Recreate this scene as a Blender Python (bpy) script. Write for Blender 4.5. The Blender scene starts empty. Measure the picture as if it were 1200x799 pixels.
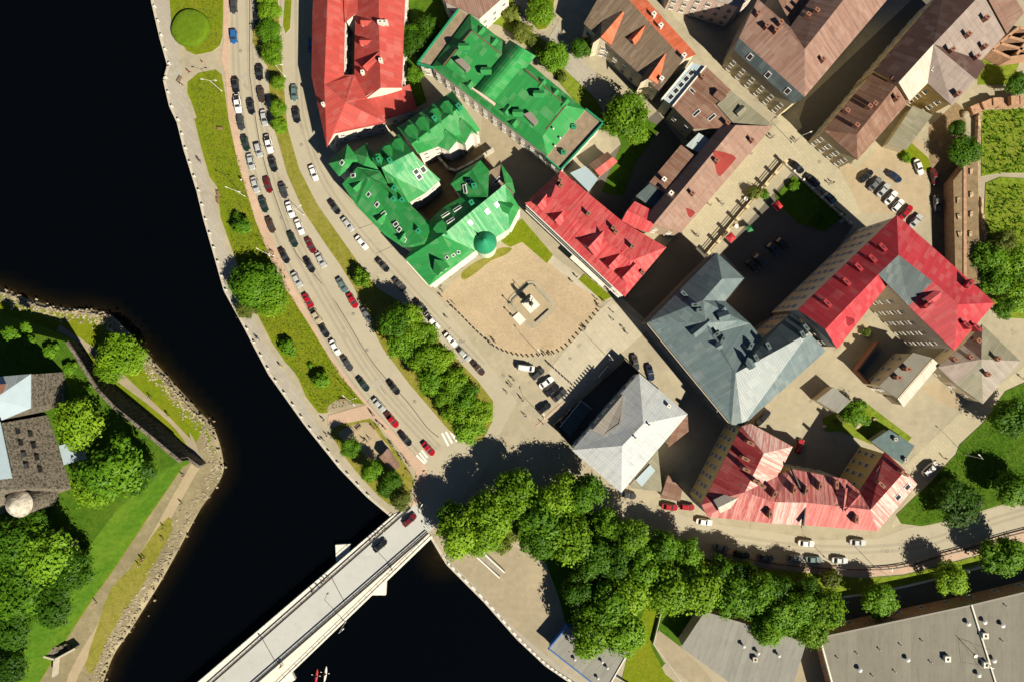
import bpy, bmesh, math, random
from mathutils import Vector, Matrix
from mathutils.geometry import intersect_ray_tri, tessellate_polygon
R = math.radians
scn = bpy.context.scene
# ------------------------------------------------------------------ camera, sky, sun, exposure
S = 0.235            # metres on the ground for one photograph pixel
H = 190.0            # flying height of the drone
cam_d = bpy.data.cameras.new('camera'); cam = bpy.data.objects.new('camera', cam_d)
scn.collection.objects.link(cam); scn.camera = cam
cam.location = (0, 0, H)
cam_d.sensor_width = 36; cam_d.lens = 36 * H / (1200 * S)
cam_d.clip_start = 1; cam_d.clip_end = 6000
SUN_EL = 42.0
SUN_DIR = Vector((0.69 * math.cos(R(SUN_EL)), -0.72 * math.cos(R(SUN_EL)), math.sin(R(SUN_EL)))).normalized()
world = bpy.data.worlds.new('World'); scn.world = world; world.use_nodes = True
wn = world.node_tree; sky = wn.nodes.new('ShaderNodeTexSky'); sky.sky_type = 'NISHITA'
sky.sun_disc = False; sky.sun_elevation = R(SUN_EL)
sky.sun_rotation = math.atan2(SUN_DIR.x, SUN_DIR.y)
sky.air_density = 0.38; sky.dust_density = 0.1; sky.ozone_density = 1.0
bg = wn.nodes['Background']; wn.links.new(sky.outputs[0], bg.inputs[0]); bg.inputs[1].default_value = 0.05
sd = bpy.data.lights.new('sun', 'SUN'); sd.energy = 5.0; sd.angle = R(0.5); sd.color = (1.0, 0.90, 0.73)
sun = bpy.data.objects.new('sun', sd); scn.collection.objects.link(sun)
sun.rotation_euler = (-SUN_DIR).to_track_quat('-Z', 'Y').to_euler(); sun.location = SUN_DIR * 500
scn.view_settings.view_transform = 'Standard'; scn.view_settings.look = 'None'
scn.view_settings.exposure = 0.62; scn.view_settings.gamma = 1; scn.view_settings.use_curve_mapping = False
scn.cycles.max_bounces = 5; scn.cycles.diffuse_bounces = 1; scn.cycles.transparent_max_bounces = 6

# ------------------------------------------------------------------ helpers
COL = scn.collection
rnd = random.Random(7)
def W(px, py, z=0.0):
    k = S * (H - z) / H
    return Vector(((px - 600.0) * k, (399.5 - py) * k, z))
def link(o, parent=None):
    COL.objects.link(o)
    if parent: o.parent = parent
    return o
def tag(o, label=None, cat=None, group=None, kind=None):
    if label: o['label'] = label
    if cat: o['category'] = cat
    if group: o['group'] = group
    if kind: o['kind'] = kind
    return o
def empty(name, loc, rz=0, label=None, cat=None, group=None):
    o = bpy.data.objects.new(name, None); o.empty_display_size = .3
    o.location = loc; o.rotation_euler = (0, 0, rz); link(o)
    return tag(o, label, cat, group)
def mesh_obj(name, verts, faces, mats, parent=None, midx=None, smooth=False, uvs=None):
    me = bpy.data.meshes.new(name)
    me.from_pydata([tuple(v) for v in verts], [], faces)
    for m in (mats if isinstance(mats, (list, tuple)) else [mats]): me.materials.append(m)
    if midx: me.polygons.foreach_set('material_index', midx)
    if smooth: me.polygons.foreach_set('use_smooth', [True] * len(me.polygons))
    if uvs:
        ul = me.uv_layers.new(name='UVMap')
        i = 0
        for f in uvs:
            for c in f:
                ul.data[i].uv = c; i += 1
    me.validate(); me.update()
    return link(bpy.data.objects.new(name, me), parent)
class MB:
    """collects simple solids into one mesh"""
    def __init__(s): s.v = []; s.f = []; s.m = []
    def add(s, v, f, mi=0):
        o = len(s.v); s.v += [Vector(x) for x in v]; s.f += [tuple(i + o for i in q) for q in f]; s.m += [mi] * len(f)
    def box(s, c, d, rz=0, mi=0, taper=1.0, M=None):
        c = Vector(c); x, y, z = d[0] / 2, d[1] / 2, d[2] / 2
        q = Matrix.Rotation(rz, 3, 'Z')
        vs = []
        for sz in (-1, 1):
            t = 1 if sz < 0 else taper
            for sx, sy in ((-1, -1), (1, -1), (1, 1), (-1, 1)): vs.append(c + q @ Vector((sx * x * t, sy * y * t, sz * z)))
        if M: vs = [M @ v for v in vs]
        s.add(vs, [(3, 2, 1, 0), (4, 5, 6, 7), (0, 1, 5, 4), (1, 2, 6, 5), (2, 3, 7, 6), (3, 0, 4, 7)], mi)
    def tube(s, a, b, r0, r1=None, n=8, mi=0, caps=True):
        a, b = Vector(a), Vector(b); r1 = r0 if r1 is None else r1
        d = (b - a).normalized(); u = d.orthogonal().normalized(); w = d.cross(u)
        vs = []
        for p, r in ((a, r0), (b, r1)):
            for i in range(n):
                t = 2 * math.pi * i / n; vs.append(p + u * (r * math.cos(t)) + w * (r * math.sin(t)))
        fs = [(i, (i + 1) % n, n + (i + 1) % n, n + i) for i in range(n)]
        if caps: fs += [tuple(reversed(range(n))), tuple(range(n, 2 * n))]
        s.add(vs, fs, mi)
    def lathe(s, c, prof, n=16, mi=0):
        c = Vector(c); vs = []; fs = []
        for r, z in prof:
            for i in range(n):
                t = 2 * math.pi * i / n; vs.append(c + Vector((r * math.cos(t), r * math.sin(t), z)))
        for k in range(len(prof) - 1):
            for i in range(n): fs.append((k * n + i, k * n + (i + 1) % n, (k + 1) * n + (i + 1) % n, (k + 1) * n + i))
        fs.append(tuple(range((len(prof) - 1) * n, len(prof) * n))); fs.append(tuple(reversed(range(n))))
        s.add(vs, fs, mi)
    def prism(s, poly, z0, z1, mi=0):
        poly = [Vector((p[0], p[1], 0)) for p in poly]
        if area(poly) < 0: poly.reverse()
        n = len(poly)
        s.add([Vector((p.x, p.y, z0)) for p in poly] + [Vector((p.x, p.y, z1)) for p in poly],
              [tuple(reversed(range(n))), tuple(range(n, 2 * n))] + [(i, (i + 1) % n, n + (i + 1) % n, n + i) for i in range(n)], mi)
    def build(s, name, mats, parent=None, smooth=False, off=None):
        v = [p - off for p in s.v] if off else s.v
        return mesh_obj(name, v, s.f, mats, parent, s.m, smooth)
def area(p): return sum(p[i].x * p[(i + 1) % len(p)].y - p[(i + 1) % len(p)].x * p[i].y for i in range(len(p))) / 2
def tess(poly):
    return [tuple(t) for t in tessellate_polygon([[Vector((p.x, p.y, 0)) for p in poly]])]
def smooth_line(pts, n=4, closed=False):
    """Catmull-Rom through pixel points"""
    out = []; N = len(pts); rng = range(N) if closed else range(N - 1)
    g = (lambda i: pts[i % N]) if closed else (lambda i: pts[max(0, min(N - 1, i))])
    for i in rng:
        p0, p1, p2, p3 = g(i - 1), g(i), g(i + 1), g(i + 2)
        for k in range(n):
            t = k / n
            out.append(tuple(.5 * (2 * p1[j] + (p2[j] - p0[j]) * t + (2 * p0[j] - 5 * p1[j] + 4 * p2[j] - p3[j]) * t * t
                                   + (3 * p1[j] - p0[j] - 3 * p2[j] + p3[j]) * t ** 3) for j in (0, 1)))
    if not closed: out.append(tuple(pts[-1]))
    return out
NSHEET = 0
def sheet(name, px, z, mat, h=0, sm=0, wob=0, kind='structure', kerb=None):
    """flat ground layer from photograph points; h > 0 gives it a kerb"""
    if sm: px = smooth_line(px, sm, True)
    if wob: px = [(x + rnd.uniform(-wob, wob), y + rnd.uniform(-wob, wob)) for x, y in px]
    P = [W(x, y, 0) for x, y in px]
    if area(P) < 0: P.reverse()
    global NSHEET
    NSHEET += 1; z += NSHEET * .00015
    n = len(P); zt = z + h
    v = [Vector((p.x, p.y, zt)) for p in P]; f = []
    for t in tess(v):
        a, b, c = (v[i] for i in t)
        f.append(t if (b - a).cross(c - a).z > 0 else t[::-1])
    mi = [0] * len(f); mats = [mat]
    if h:
        v += [Vector((p.x, p.y, -0.02)) for p in P]
        for i in range(n): f.append((i, n + i, n + (i + 1) % n, (i + 1) % n))
        mi += [1] * n; mats = [mat, kerb or MAT['kerb']]
    o = mesh_obj(name, v, f, mats, None, mi)
    if kind: o['kind'] = kind
    return o
def ribbon(name, px, width, z, mat, sm=0, h=0, kind='structure', kerb=None):
    """strip of constant width (metres) along photograph points"""
    if sm: px = smooth_line(px, sm)
    P = [W(x, y, 0) for x, y in px]; L = []; Rr = []
    for i, p in enumerate(P):
        d = (P[min(i + 1, len(P) - 1)] - P[max(i - 1, 0)]).normalized(); nrm = Vector((-d.y, d.x, 0))
        L.append(p + nrm * width / 2); Rr.append(p - nrm * width / 2)
    n = len(P); zt = z + h
    v = [Vector((p.x, p.y, zt)) for p in L + Rr]
    f = [(i, n + i, n + i + 1, i + 1) for i in range(n - 1)]
    mi = [0] * len(f); mats = [mat]
    if h:
        v += [Vector((p.x, p.y, -0.02)) for p in L + Rr]
        for i in range(n - 1):
            f.append((i, i + 1, 2 * n + i + 1, 2 * n + i)); f.append((n + i + 1, n + i, 3 * n + i, 3 * n + i + 1))
        f += [(0, 2 * n, 3 * n, n), (n - 1, 2 * n - 1, 4 * n - 1, 3 * n - 1)]
        mi += [1] * (len(f) - len(mi)); mats = [mat, kerb or MAT['kerb']]
    o = mesh_obj(name, v, f, mats, None, mi)
    if kind: o['kind'] = kind
    return o

# ------------------------------------------------------------------ materials
MAT = {}
def nodes(name):
    m = bpy.data.materials.new(name); m.use_nodes = True
    nt = m.node_tree; b = nt.nodes['Principled BSDF']
    b.inputs['Specular IOR Level'].default_value = 0.3
    MAT[name] = m
    return m, nt, b
def nn(nt, t, **kw):
    n = nt.nodes.new(t)
    for k, v in kw.items():
        if k in n.inputs: n.inputs[k].default_value = v
        else: setattr(n, k, v)
    return n
def noise(nt, co, scale, detail=4, rough=.6):
    n = nn(nt, 'ShaderNodeTexNoise', Scale=scale, Detail=detail, Roughness=rough)
    nt.links.new(co, n.inputs['Vector']); return n.outputs['Fac']
def ramp(nt, fac, stops):
    r = nt.nodes.new('ShaderNodeValToRGB'); e = r.color_ramp.elements
    while len(e) < len(stops): e.new(0.5)
    for i, (p, c) in enumerate(stops): e[i].position = p; e[i].color = (*c, 1)
    nt.links.new(fac, r.inputs['Fac']); return r.outputs['Color']
def mix(nt, fac, a, b, mode='MIX'):
    m = nt.nodes.new('ShaderNodeMix'); m.data_type = 'RGBA'; m.blend_type = mode
    for s, x in ((m.inputs[0], fac), (m.inputs[6], a), (m.inputs[7], b)):
        if hasattr(x, 'is_linked'): nt.links.new(x, s)
        elif isinstance(x, (int, float)): s.default_value = x
        else: s.default_value = (*x, 1)
    return m.outputs[2]
def mth(nt, op, a, b=None, c=None):
    m = nt.nodes.new('ShaderNodeMath'); m.operation = op
    for i, x in enumerate((a, b, c)):
        if x is None: continue
        if hasattr(x, 'is_linked'): nt.links.new(x, m.inputs[i])
        else: m.inputs[i].default_value = x
    return m.outputs[0]
def bump(nt, b, h, strength=.3, dist=.1):
    n = nn(nt, 'ShaderNodeBump', Strength=strength, Distance=dist)
    nt.links.new(h, n.inputs['Height']); nt.links.new(n.outputs[0], b.inputs['Normal'])
def mul(c, k): return tuple(min(1, x * k) for x in c)
def worldco(nt):
    g = nt.nodes.new('ShaderNodeNewGeometry'); return g.outputs['Position']
def plain(name, c, rough=.7, var=.18, scale=.8, metal=0, spec=None, bmp=0, fine=6.0):
    m, nt, b = nodes(name); co = worldco(nt)
    a = noise(nt, co, scale, 5); f = noise(nt, co, fine, 3)
    t = mth(nt, 'ADD', mth(nt, 'MULTIPLY', a, .7), mth(nt, 'MULTIPLY', f, .3))
    nt.links.new(ramp(nt, t, [(.32, mul(c, 1 - var)), (.68, mul(c, 1 + var))]), b.inputs['Base Color'])
    b.inputs['Roughness'].default_value = rough; b.inputs['Metallic'].default_value = metal
    if spec is not None: b.inputs['Specular IOR Level'].default_value = spec
    if bmp: bump(nt, b, f, bmp, .1)
    return m
def flat(name, c, rough=.5, metal=0, spec=.5):
    m, nt, b = nodes(name); b.inputs['Base Color'].default_value = (*c, 1)
    b.inputs['Roughness'].default_value = rough; b.inputs['Metallic'].default_value = metal
    b.inputs['Specular IOR Level'].default_value = spec
    return m
def paving(name, c, stain=(.16, .13, .09), slab=0, warm=None, rough=.85, var=.14, stainamt=.35):
    """sun-bleached asphalt or paving: broad tone drift, patches, fine grit, stains"""
    m, nt, b = nodes(name); co = worldco(nt)
    big = noise(nt, co, .06, 4); mid = noise(nt, co, .5, 6, .7); fine = noise(nt, co, 5, 4, .7)
    t = mth(nt, 'ADD', mth(nt, 'MULTIPLY', big, .4), mth(nt, 'ADD', mth(nt, 'MULTIPLY', mid, .35), mth(nt, 'MULTIPLY', fine, .25)))
    col = ramp(nt, t, [(.35, mul(c, 1 - var)), (.5, c), (.66, mul(warm or c, 1 + var))])
    st = noise(nt, co, .23, 7, .75)
    col = mix(nt, mth(nt, 'MULTIPLY', ramp(nt, st, [(.56, (0, 0, 0)), (.72, (1, 1, 1))]), stainamt), col, stain)
    if slab:
        br = nn(nt, 'ShaderNodeTexBrick', Scale=1.0); br.offset = .5
        br.inputs['Brick Width'].default_value = slab; br.inputs['Row Height'].default_value = slab * .7
        br.inputs['Mortar Size'].default_value = .04
        mp = nn(nt, 'ShaderNodeMapping'); mp.inputs['Rotation'].default_value = (0, 0, R(48)); nt.links.new(co, mp.inputs[0]); nt.links.new(mp.outputs[0], br.inputs['Vector'])
        br.inputs['Color1'].default_value = (1, 1, 1, 1); br.inputs['Color2'].default_value = (.93, .93, .93, 1); br.inputs['Mortar'].default_value = (.80, .78, .76, 1)
        col = mix(nt, 1.0, col, br.outputs['Color'], 'MULTIPLY')
    nt.links.new(col, b.inputs['Base Color']); b.inputs['Roughness'].default_value = rough
    bump(nt, b, fine, .25, .05)
    return m
def cobble(name, c):
    m, nt, b = nodes(name); co = worldco(nt)
    v = nn(nt, 'ShaderNodeTexVoronoi', Scale=2.6); nt.links.new(co, v.inputs['Vector'])
    big = noise(nt, co, .11, 5, .7); fine = noise(nt, co, 2.2, 4, .8)
    t = mth(nt, 'ADD', mth(nt, 'MULTIPLY', big, .45), mth(nt, 'MULTIPLY', fine, .55))
    col = ramp(nt, t, [(.34, mul(c, .74)), (.5, c), (.66, mul(c, 1.22))])
    sp = nt.nodes.new('ShaderNodeSeparateColor'); nt.links.new(v.outputs['Color'], sp.inputs[0])
    col = mix(nt, mth(nt, 'MULTIPLY', sp.outputs[0], .30), col, mul(c, .55))
    col = mix(nt, mth(nt, 'MULTIPLY', ramp(nt, noise(nt, co, .16, 6, .7), [(.55, (0, 0, 0)), (.75, (1, 1, 1))]), .45), col, (.20, .19, .07))
    nt.links.new(col, b.inputs['Base Color']); b.inputs['Roughness'].default_value = .85
    bump(nt, b, v.outputs['Distance'], .4, .06)
def grass(name, c, dry, amt=.5, dark=.6):
    m, nt, b = nodes(name); co = worldco(nt)
    big = noise(nt, co, .12, 5, .65); mid = noise(nt, co, .7, 6, .75); fine = noise(nt, co, 3.5, 5, .8)
    t = mth(nt, 'ADD', mth(nt, 'MULTIPLY', mid, .5), mth(nt, 'MULTIPLY', fine, .5))
    col = ramp(nt, t, [(.33, mul(c, dark)), (.52, c), (.68, mul(c, 1.35))])
    dr = ramp(nt, mth(nt, 'ADD', mth(nt, 'MULTIPLY', big, .6), mth(nt, 'MULTIPLY', mid, .4)), [(.42, (0, 0, 0)), (.62, (1, 1, 1))])
    col = mix(nt, mth(nt, 'MULTIPLY', dr, amt), col, dry)
    nt.links.new(col, b.inputs['Base Color']); b.inputs['Roughness'].default_value = .9
    b.inputs['Specular IOR Level'].default_value = .1
    bump(nt, b, t, .9, .35)
def roofmat(name, c, seam=.55, wear=None, wamt=0, rough=.55, var=.12, seamdark=.62, across=0, spec=.16, age=.22):
    """sheet-metal roof: standing seams up the slope, patchy fading, optional worn streaks"""
    m, nt, b = nodes(name); co = worldco(nt)
    uv = nt.nodes.new('ShaderNodeUVMap'); sp = nt.nodes.new('ShaderNodeSeparateXYZ'); nt.links.new(uv.outputs[0], sp.inputs[0])
    u, v = sp.outputs[0], sp.outputs[1]
    big = noise(nt, co, .25, 4); mid = noise(nt, co, 1.6, 5, .7)
    cell = mth(nt, 'FLOOR', mth(nt, 'DIVIDE', u, seam)); wn_ = nt.nodes.new('ShaderNodeTexWhiteNoise'); wn_.noise_dimensions = '1D'; nt.links.new(cell, wn_.inputs['W'])
    t = mth(nt, 'ADD', mth(nt, 'MULTIPLY', big, .35), mth(nt, 'ADD', mth(nt, 'MULTIPLY', mid, .4), mth(nt, 'MULTIPLY', wn_.outputs['Value'], .25)))
    col = ramp(nt, t, [(.3, mul(c, 1 - var)), (.7, mul(c, 1 + var))])
    if wear:
        cmb = nt.nodes.new('ShaderNodeCombineXYZ')
        nt.links.new(mth(nt, 'MULTIPLY', u, 4.2), cmb.inputs[0]); nt.links.new(mth(nt, 'MULTIPLY', v, .4), cmb.inputs[1])
        w = noise(nt, cmb.outputs[0], 1.0, 5, .65)
        w2 = mth(nt, 'ADD', mth(nt, 'MULTIPLY', w, .76), mth(nt, 'MULTIPLY', wn_.outputs['Value'], .24))
        col = mix(nt, mth(nt, 'MULTIPLY', ramp(nt, w2, [(.44, (0, 0, 0)), (.6, (1, 1, 1))]), wamt), col, wear)
    # rain-washed dirt runs down the slope, sheets of slightly different age
    cd = nt.nodes.new('ShaderNodeCombineXYZ'); nt.links.new(mth(nt, 'MULTIPLY', u, .9), cd.inputs[0]); nt.links.new(mth(nt, 'MULTIPLY', v, .16), cd.inputs[1])
    dirt = noise(nt, cd.outputs[0], 1.0, 6, .72)
    col = mix(nt, mth(nt, 'MULTIPLY', ramp(nt, dirt, [(.5, (0, 0, 0)), (.72, (1, 1, 1))]), .42), col, mix(nt, .5, mul(c, .45), (.12, .10, .08)))
    pc = nt.nodes.new('ShaderNodeCombineXYZ'); nt.links.new(mth(nt, 'FLOOR', mth(nt, 'DIVIDE', u, seam * 2)), pc.inputs[0]); nt.links.new(mth(nt, 'FLOOR', mth(nt, 'DIVIDE', v, 2.2)), pc.inputs[1])
    pw = nt.nodes.new('ShaderNodeTexWhiteNoise'); nt.links.new(pc.outputs[0], pw.inputs['Vector'])
    col = mix(nt, mth(nt, 'MULTIPLY', ramp(nt, pw.outputs['Value'], [(.55, (0, 0, 0)), (1, (1, 1, 1))]), age), col, mix(nt, .5, mul(c, 1.5), (.5, .47, .42)))
    fr = mth(nt, 'FRACT', mth(nt, 'DIVIDE', u, seam))
    line = mth(nt, 'LESS_THAN', fr, .08 / seam)
    if across:
        l2 = mth(nt, 'LESS_THAN', mth(nt, 'FRACT', mth(nt, 'DIVIDE', v, across)), .06); line = mth(nt, 'MAXIMUM', line, mth(nt, 'MULTIPLY', l2, .7))
    col = mix(nt, mth(nt, 'MULTIPLY', line, 1 - seamdark), col, mul(c, .25))
    nt.links.new(col, b.inputs['Base Color']); b.inputs['Roughness'].default_value = rough
    b.inputs['Specular IOR Level'].default_value = spec
    bump(nt, b, mth(nt, 'ADD', mth(nt, 'MULTIPLY', line, 1.0), mth(nt, 'MULTIPLY', mid, .25)), .35, .08)
    return m
def wallmat(name, c, var=.14):
    m, nt, b = nodes(name); co = worldco(nt)
    mp = nn(nt, 'ShaderNodeMapping'); mp.inputs['Scale'].default_value = (1, 1, .22); nt.links.new(co, mp.inputs[0])
    st = noise(nt, mp.outputs[0], 1.2, 6, .7); f = noise(nt, co, 4, 4)
    t = mth(nt, 'ADD', mth(nt, 'MULTIPLY', st, .65), mth(nt, 'MULTIPLY', f, .35))
    nt.links.new(ramp(nt, t, [(.33, mul(c, 1 - var * 1.6)), (.48, c), (.68, mul(c, 1 + var))]), b.inputs['Base Color'])
    b.inputs['Roughness'].default_value = .85
def stone(name, c, scale=1.3, rough=.9, dk=.55):
    m, nt, b = nodes(name); co = worldco(nt)
    v = nn(nt, 'ShaderNodeTexVoronoi', Scale=scale); nt.links.new(co, v.inputs['Vector'])
    n = noise(nt, co, 1.1, 6, .75); sp = nt.nodes.new('ShaderNodeSeparateColor'); nt.links.new(v.outputs['Color'], sp.inputs[0])
    t = mth(nt, 'ADD', mth(nt, 'MULTIPLY', n, .6), mth(nt, 'MULTIPLY', sp.outputs[0], .4))
    nt.links.new(ramp(nt, t, [(.28, mul(c, dk)), (.5, c), (.75, mul(c, 1.4))]), b.inputs['Base Color'])
    b.inputs['Roughness'].default_value = rough; bump(nt, b, v.outputs['Distance'], .6, .15)

paving('paving', (.345, .31, .22), warm=(.375, .33, .23), slab=0, var=.2, stainamt=.55)
paving('asphalt', (.385, .350, .26), var=.10, stainamt=.28)
paving('worn_asphalt', (.33, .298, .222), var=.12, stainamt=.4)
paving('shaded_paving', (.13, .118, .095), var=.2)  # street and yard paving with the building shade darkened into its colour
paving('bridge_asphalt', (.44, .455, .435), var=.10, stain=(.2, .19, .17), stainamt=.3)
paving('quay_paving', (.37, .345, .285), slab=1.6)
paving('pink_paving', (.50, .36, .265), warm=(.54, .39, .28), slab=.9, stainamt=.15)
paving('pale_concrete', (.45, .41, .31), slab=2.2, stainamt=.2)
paving('street_flags', (.42, .38, .265), slab=1.3, stainamt=.2)
paving('sandy', (.315, .27, .185), warm=(.34, .285, .19), var=.22)
paving('beach_sand', (.24, .205, .12), warm=(.30, .26, .17), var=.35)
paving('yard_dust', (.37, .30, .195), var=.22, stain=(.2, .15, .08))
cobble('cobble', (.44, .345, .225))
grass('grass', (.145, .205, .006), (.24, .215, .018), .45)
grass('lush_grass', (.05, .125, .007), (.15, .20, .02), .35)
grass('mound_grass', (.11, .19, .008), (.12, .2, .02), .4)
grass('dry_grass', (.20, .205, .025), (.32, .26, .08), .55)
grass('weeds', (.16, .24, .015), (.26, .26, .05), .42, .3)
plain('soil', (.22, .16, .09), .95, .3)
plain('kerb', (.50, .44, .34), .85, .12)
plain('kerb_white', (.75, .72, .65), .7, .06)
plain('paint_white', (.78, .76, .70), .7, .12, 1.5)
plain('seam_tar', (.10, .09, .07), .8, .3)
plain('concrete', (.46, .42, .34), .85, .18)
plain('concrete_pale', (.68, .65, .57), .8, .12)
plain('granite', (.30, .27, .22), .8, .25, 1.5)
plain('bark', (.10, .07, .045), .95, .3)
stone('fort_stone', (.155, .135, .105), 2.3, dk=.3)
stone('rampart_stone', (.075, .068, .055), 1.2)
stone('shore_rock', (.34, .29, .20), 1.0)
stone('rubble', (.42, .31, .2), 1.5)
plain('brick_ruin', (.40, .24, .15), .9, .35, 1.2)
plain('sheetmetal_white', (.72, .70, .64), .45, .08)
plain('dark_void', (.02, .018, .015), .9, .3)
for k, c in dict(stone=(.40, .34, .24), pinkcream=(.50, .38, .26), ochre=(.50, .38, .17), paleochre=(.56, .48, .30), white=(.74, .70, .60), mint=(.52, .66, .50),
                 grey=(.38, .36, .32), cream=(.66, .58, .42), tan=(.55, .47, .34), pinkwhite=(.62, .48, .40)).items(): wallmat('wall_' + k, c)
roofmat('roof_coral', (.44, .072, .060), seam=.6, var=.10)
roofmat('roof_crimson', (.43, .040, .052), seam=.6, var=.14)
roofmat('roof_crimson_tile', (.48, .075, .085), seam=.55, var=.14, across=.7)
roofmat('roof_rose', (.56, .062, .07), seam=.5, wear=(.64, .20, .18), wamt=.4)
roofmat('roof_worn_rose', (.52, .14, .13), seam=.38, wear=(.62, .27, .24), wamt=.6)
roofmat('roof_worn', (.42, .095, .09), seam=.38, wear=(.60, .33, .29), wamt=.8)
roofmat('roof_worn_pale', (.58, .24, .21), seam=.42, wear=(.72, .56, .50), wamt=.9)
roofmat('roof_red_dull', (.30, .035, .04), seam=.7, wear=(.5, .15, .13), wamt=.4)
roofmat('roof_green', (.026, .25, .060), seam=.6, var=.12)
roofmat('roof_green_fade', (.05, .33, .125), seam=.6, wear=(.40, .60, .36), wamt=.4)
roofmat('roof_grey', (.125, .175, .185), seam=.6, var=.14, rough=.42, spec=.3)
roofmat('roof_slate', (.085, .115, .12), seam=.6, var=.14)
roofmat('roof_zinc', (.46, .50, .52), seam=.7, var=.12, across=2.0, wear=(.40, .30, .18), wamt=.18)
roofmat('roof_brown', (.205, .11, .075), seam=.6, wear=(.29, .18, .13), wamt=.5, across=2.4)
roofmat('roof_tan', (.25, .145, .11), seam=.5, wear=(.34, .225, .175), wamt=.5)
roofmat('roof_oldtile', (.17, .125, .085), seam=.3, var=.25, across=.4, seamdark=.8)
roofmat('roof_pinkbrown', (.30, .185, .14), seam=.45, var=.12, across=4)
roofmat('roof_mauve', (.115, .066, .056), seam=.6, var=.10)
roofmat('roof_lilac', (.30, .245, .215), seam=.6, var=.10, across=2)
roofmat('roof_palegrey', (.32, .285, .24), seam=.7, var=.12)
roofmat('roof_cream', (.50, .455, .385), seam=.8, var=.08)
roofmat('roof_orange', (.60, .14, .065), seam=.35, var=.2)
roofmat('roof_khaki', (.23, .22, .155), seam=.7, var=.15)
roofmat('roof_blue', (.40, .46, .47), seam=.9, var=.12)
plain('rusty_cone', (.44, .40, .33), .7, .6, .9)
roofmat('roof_felt', (.20, .192, .158), seam=2.4, seamdark=.88, var=.12, rough=.85, age=.05)
roofmat('roof_felt_light', (.25, .25, .225), seam=1.6, seamdark=.84, var=.12, rough=.85, age=.05)
plain('roof_teal', (.10, .15, .15), .8, .2)
plain('roof_terrace', (.25, .19, .13), .85, .3)
plain('roof_white', (.34, .43, .48), .5, .06)
plain('green_paint', (.02, .25, .12), .5, .15)
plain('blue_paint', (.05, .15, .42), .5, .1)
plain('awning_red', (.42, .03, .035), .7, .12)
plain('awning_green', (.03, .20, .07), .7, .12)
plain('wood', (.26, .17, .09), .8, .25, 2)
plain('wood_dark', (.07, .05, .035), .8, .25, 2)
plain('bronze', (.045, .06, .045), .45, .25, 3, metal=.6)
plain('brick', (.26, .12, .08), .85, .25, 3)
flat('iron', (.03, .03, .03), .5); flat('steel', (.5, .5, .48), .4, .5); flat('white_metal', (.75, .74, .70), .4)
flat('glass', (.025, .03, .035), .08, 0, .6); flat('frame_white', (.7, .68, .62), .5); flat('frame_brown', (.12, .07, .04), .6)
flat('tyre', (.015, .015, .015), .9, 0, .1); flat('rim', (.4, .4, .42), .3, .8); flat('lamp_clear', (.7, .7, .7), .1); flat('lamp_red', (.4, .01, .01), .2)
flat('skin', (.52, .31, .21), .6); flat('shoe', (.03, .025, .02), .7)
for k, c in dict(black=(.012, .012, .014), darkgrey=(.05, .052, .055), grey=(.16, .17, .175), silver=(.48, .50, .50), white=(.80, .79, .76), red=(.36, .008, .016), darkred=(.13, .01, .014),
                 blue=(.02, .12, .36), navy=(.012, .025, .06), green=(.012, .03, .022), teal=(.10, .17, .17), beige=(.42, .36, .24), brown=(.06, .035, .025)).items():
    m = flat('car_' + k, c, .28, .15 if k in ('silver', 'grey') else 0, .5); m.node_tree.nodes['Principled BSDF'].inputs['Coat Weight'].default_value = .6
for k, c in dict(black=(.015, .015, .018), white=(.72, .70, .66), red=(.45, .03, .03), blue=(.05, .12, .35), grey=(.2, .2, .21), yellow=(.6, .42, .05), green=(.06, .2, .08), beige=(.45, .36, .24), pink=(.6, .25, .3),
                 denim=(.06, .09, .18), darkgrey=(.05, .05, .055), hair=(.03, .018, .01), fair=(.28, .18, .08)).items(): plain('cloth_' + k, c, .9, .15, 5)
def leafmat(name, c1, c2, c3):
    m, nt, b = nodes(name)
    at = nt.nodes.new('ShaderNodeAttribute'); at.attribute_name = 'var'; oi = nt.nodes.new('ShaderNodeObjectInfo')
    t = mth(nt, 'ADD', mth(nt, 'MULTIPLY', at.outputs['Fac'], .64), mth(nt, 'MULTIPLY', oi.outputs['Random'], .36))
    col = ramp(nt, t, [(.1, c1), (.5, c2), (.95, c3)])
    nt.links.new(col, b.inputs['Base Color']); b.inputs['Roughness'].default_value = .55; b.inputs['Specular IOR Level'].default_value = .2
    tr = nt.nodes.new('ShaderNodeBsdfTranslucent'); nt.links.new(mix(nt, .5, col, (.3, .4, .03), 'MIX'), tr.inputs['Color'])
    ms = nt.nodes.new('ShaderNodeMixShader'); ms.inputs[0].default_value = .34
    out = nt.nodes['Material Output']
    nt.links.new(b.outputs[0], ms.inputs[1]); nt.links.new(tr.outputs[0], ms.inputs[2]); nt.links.new(ms.outputs[0], out.inputs[0])
leafmat('leaf_bright', (.06, .15, .006), (.18, .345, .012), (.34, .53, .035))
leafmat('leaf_mid', (.045, .13, .006), (.125, .285, .012), (.25, .45, .028))
leafmat('leaf_deep', (.025, .075, .005), (.06, .16, .008), (.14, .29, .015))
leafmat('leaf_olive', (.07, .10, .015), (.16, .20, .03), (.27, .31, .06))
m, nt, b = nodes('water'); co = worldco(nt)
b.inputs['Base Color'].default_value = (.0018, .0022, .0028, 1); b.inputs['Roughness'].default_value = .12; b.inputs['IOR'].default_value = 1.33
b.inputs['Specular IOR Level'].default_value = .25
at = nt.nodes.new('ShaderNodeAttribute'); at.attribute_name = 'shallow'
br = noise(nt, co, .35, 5)
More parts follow.
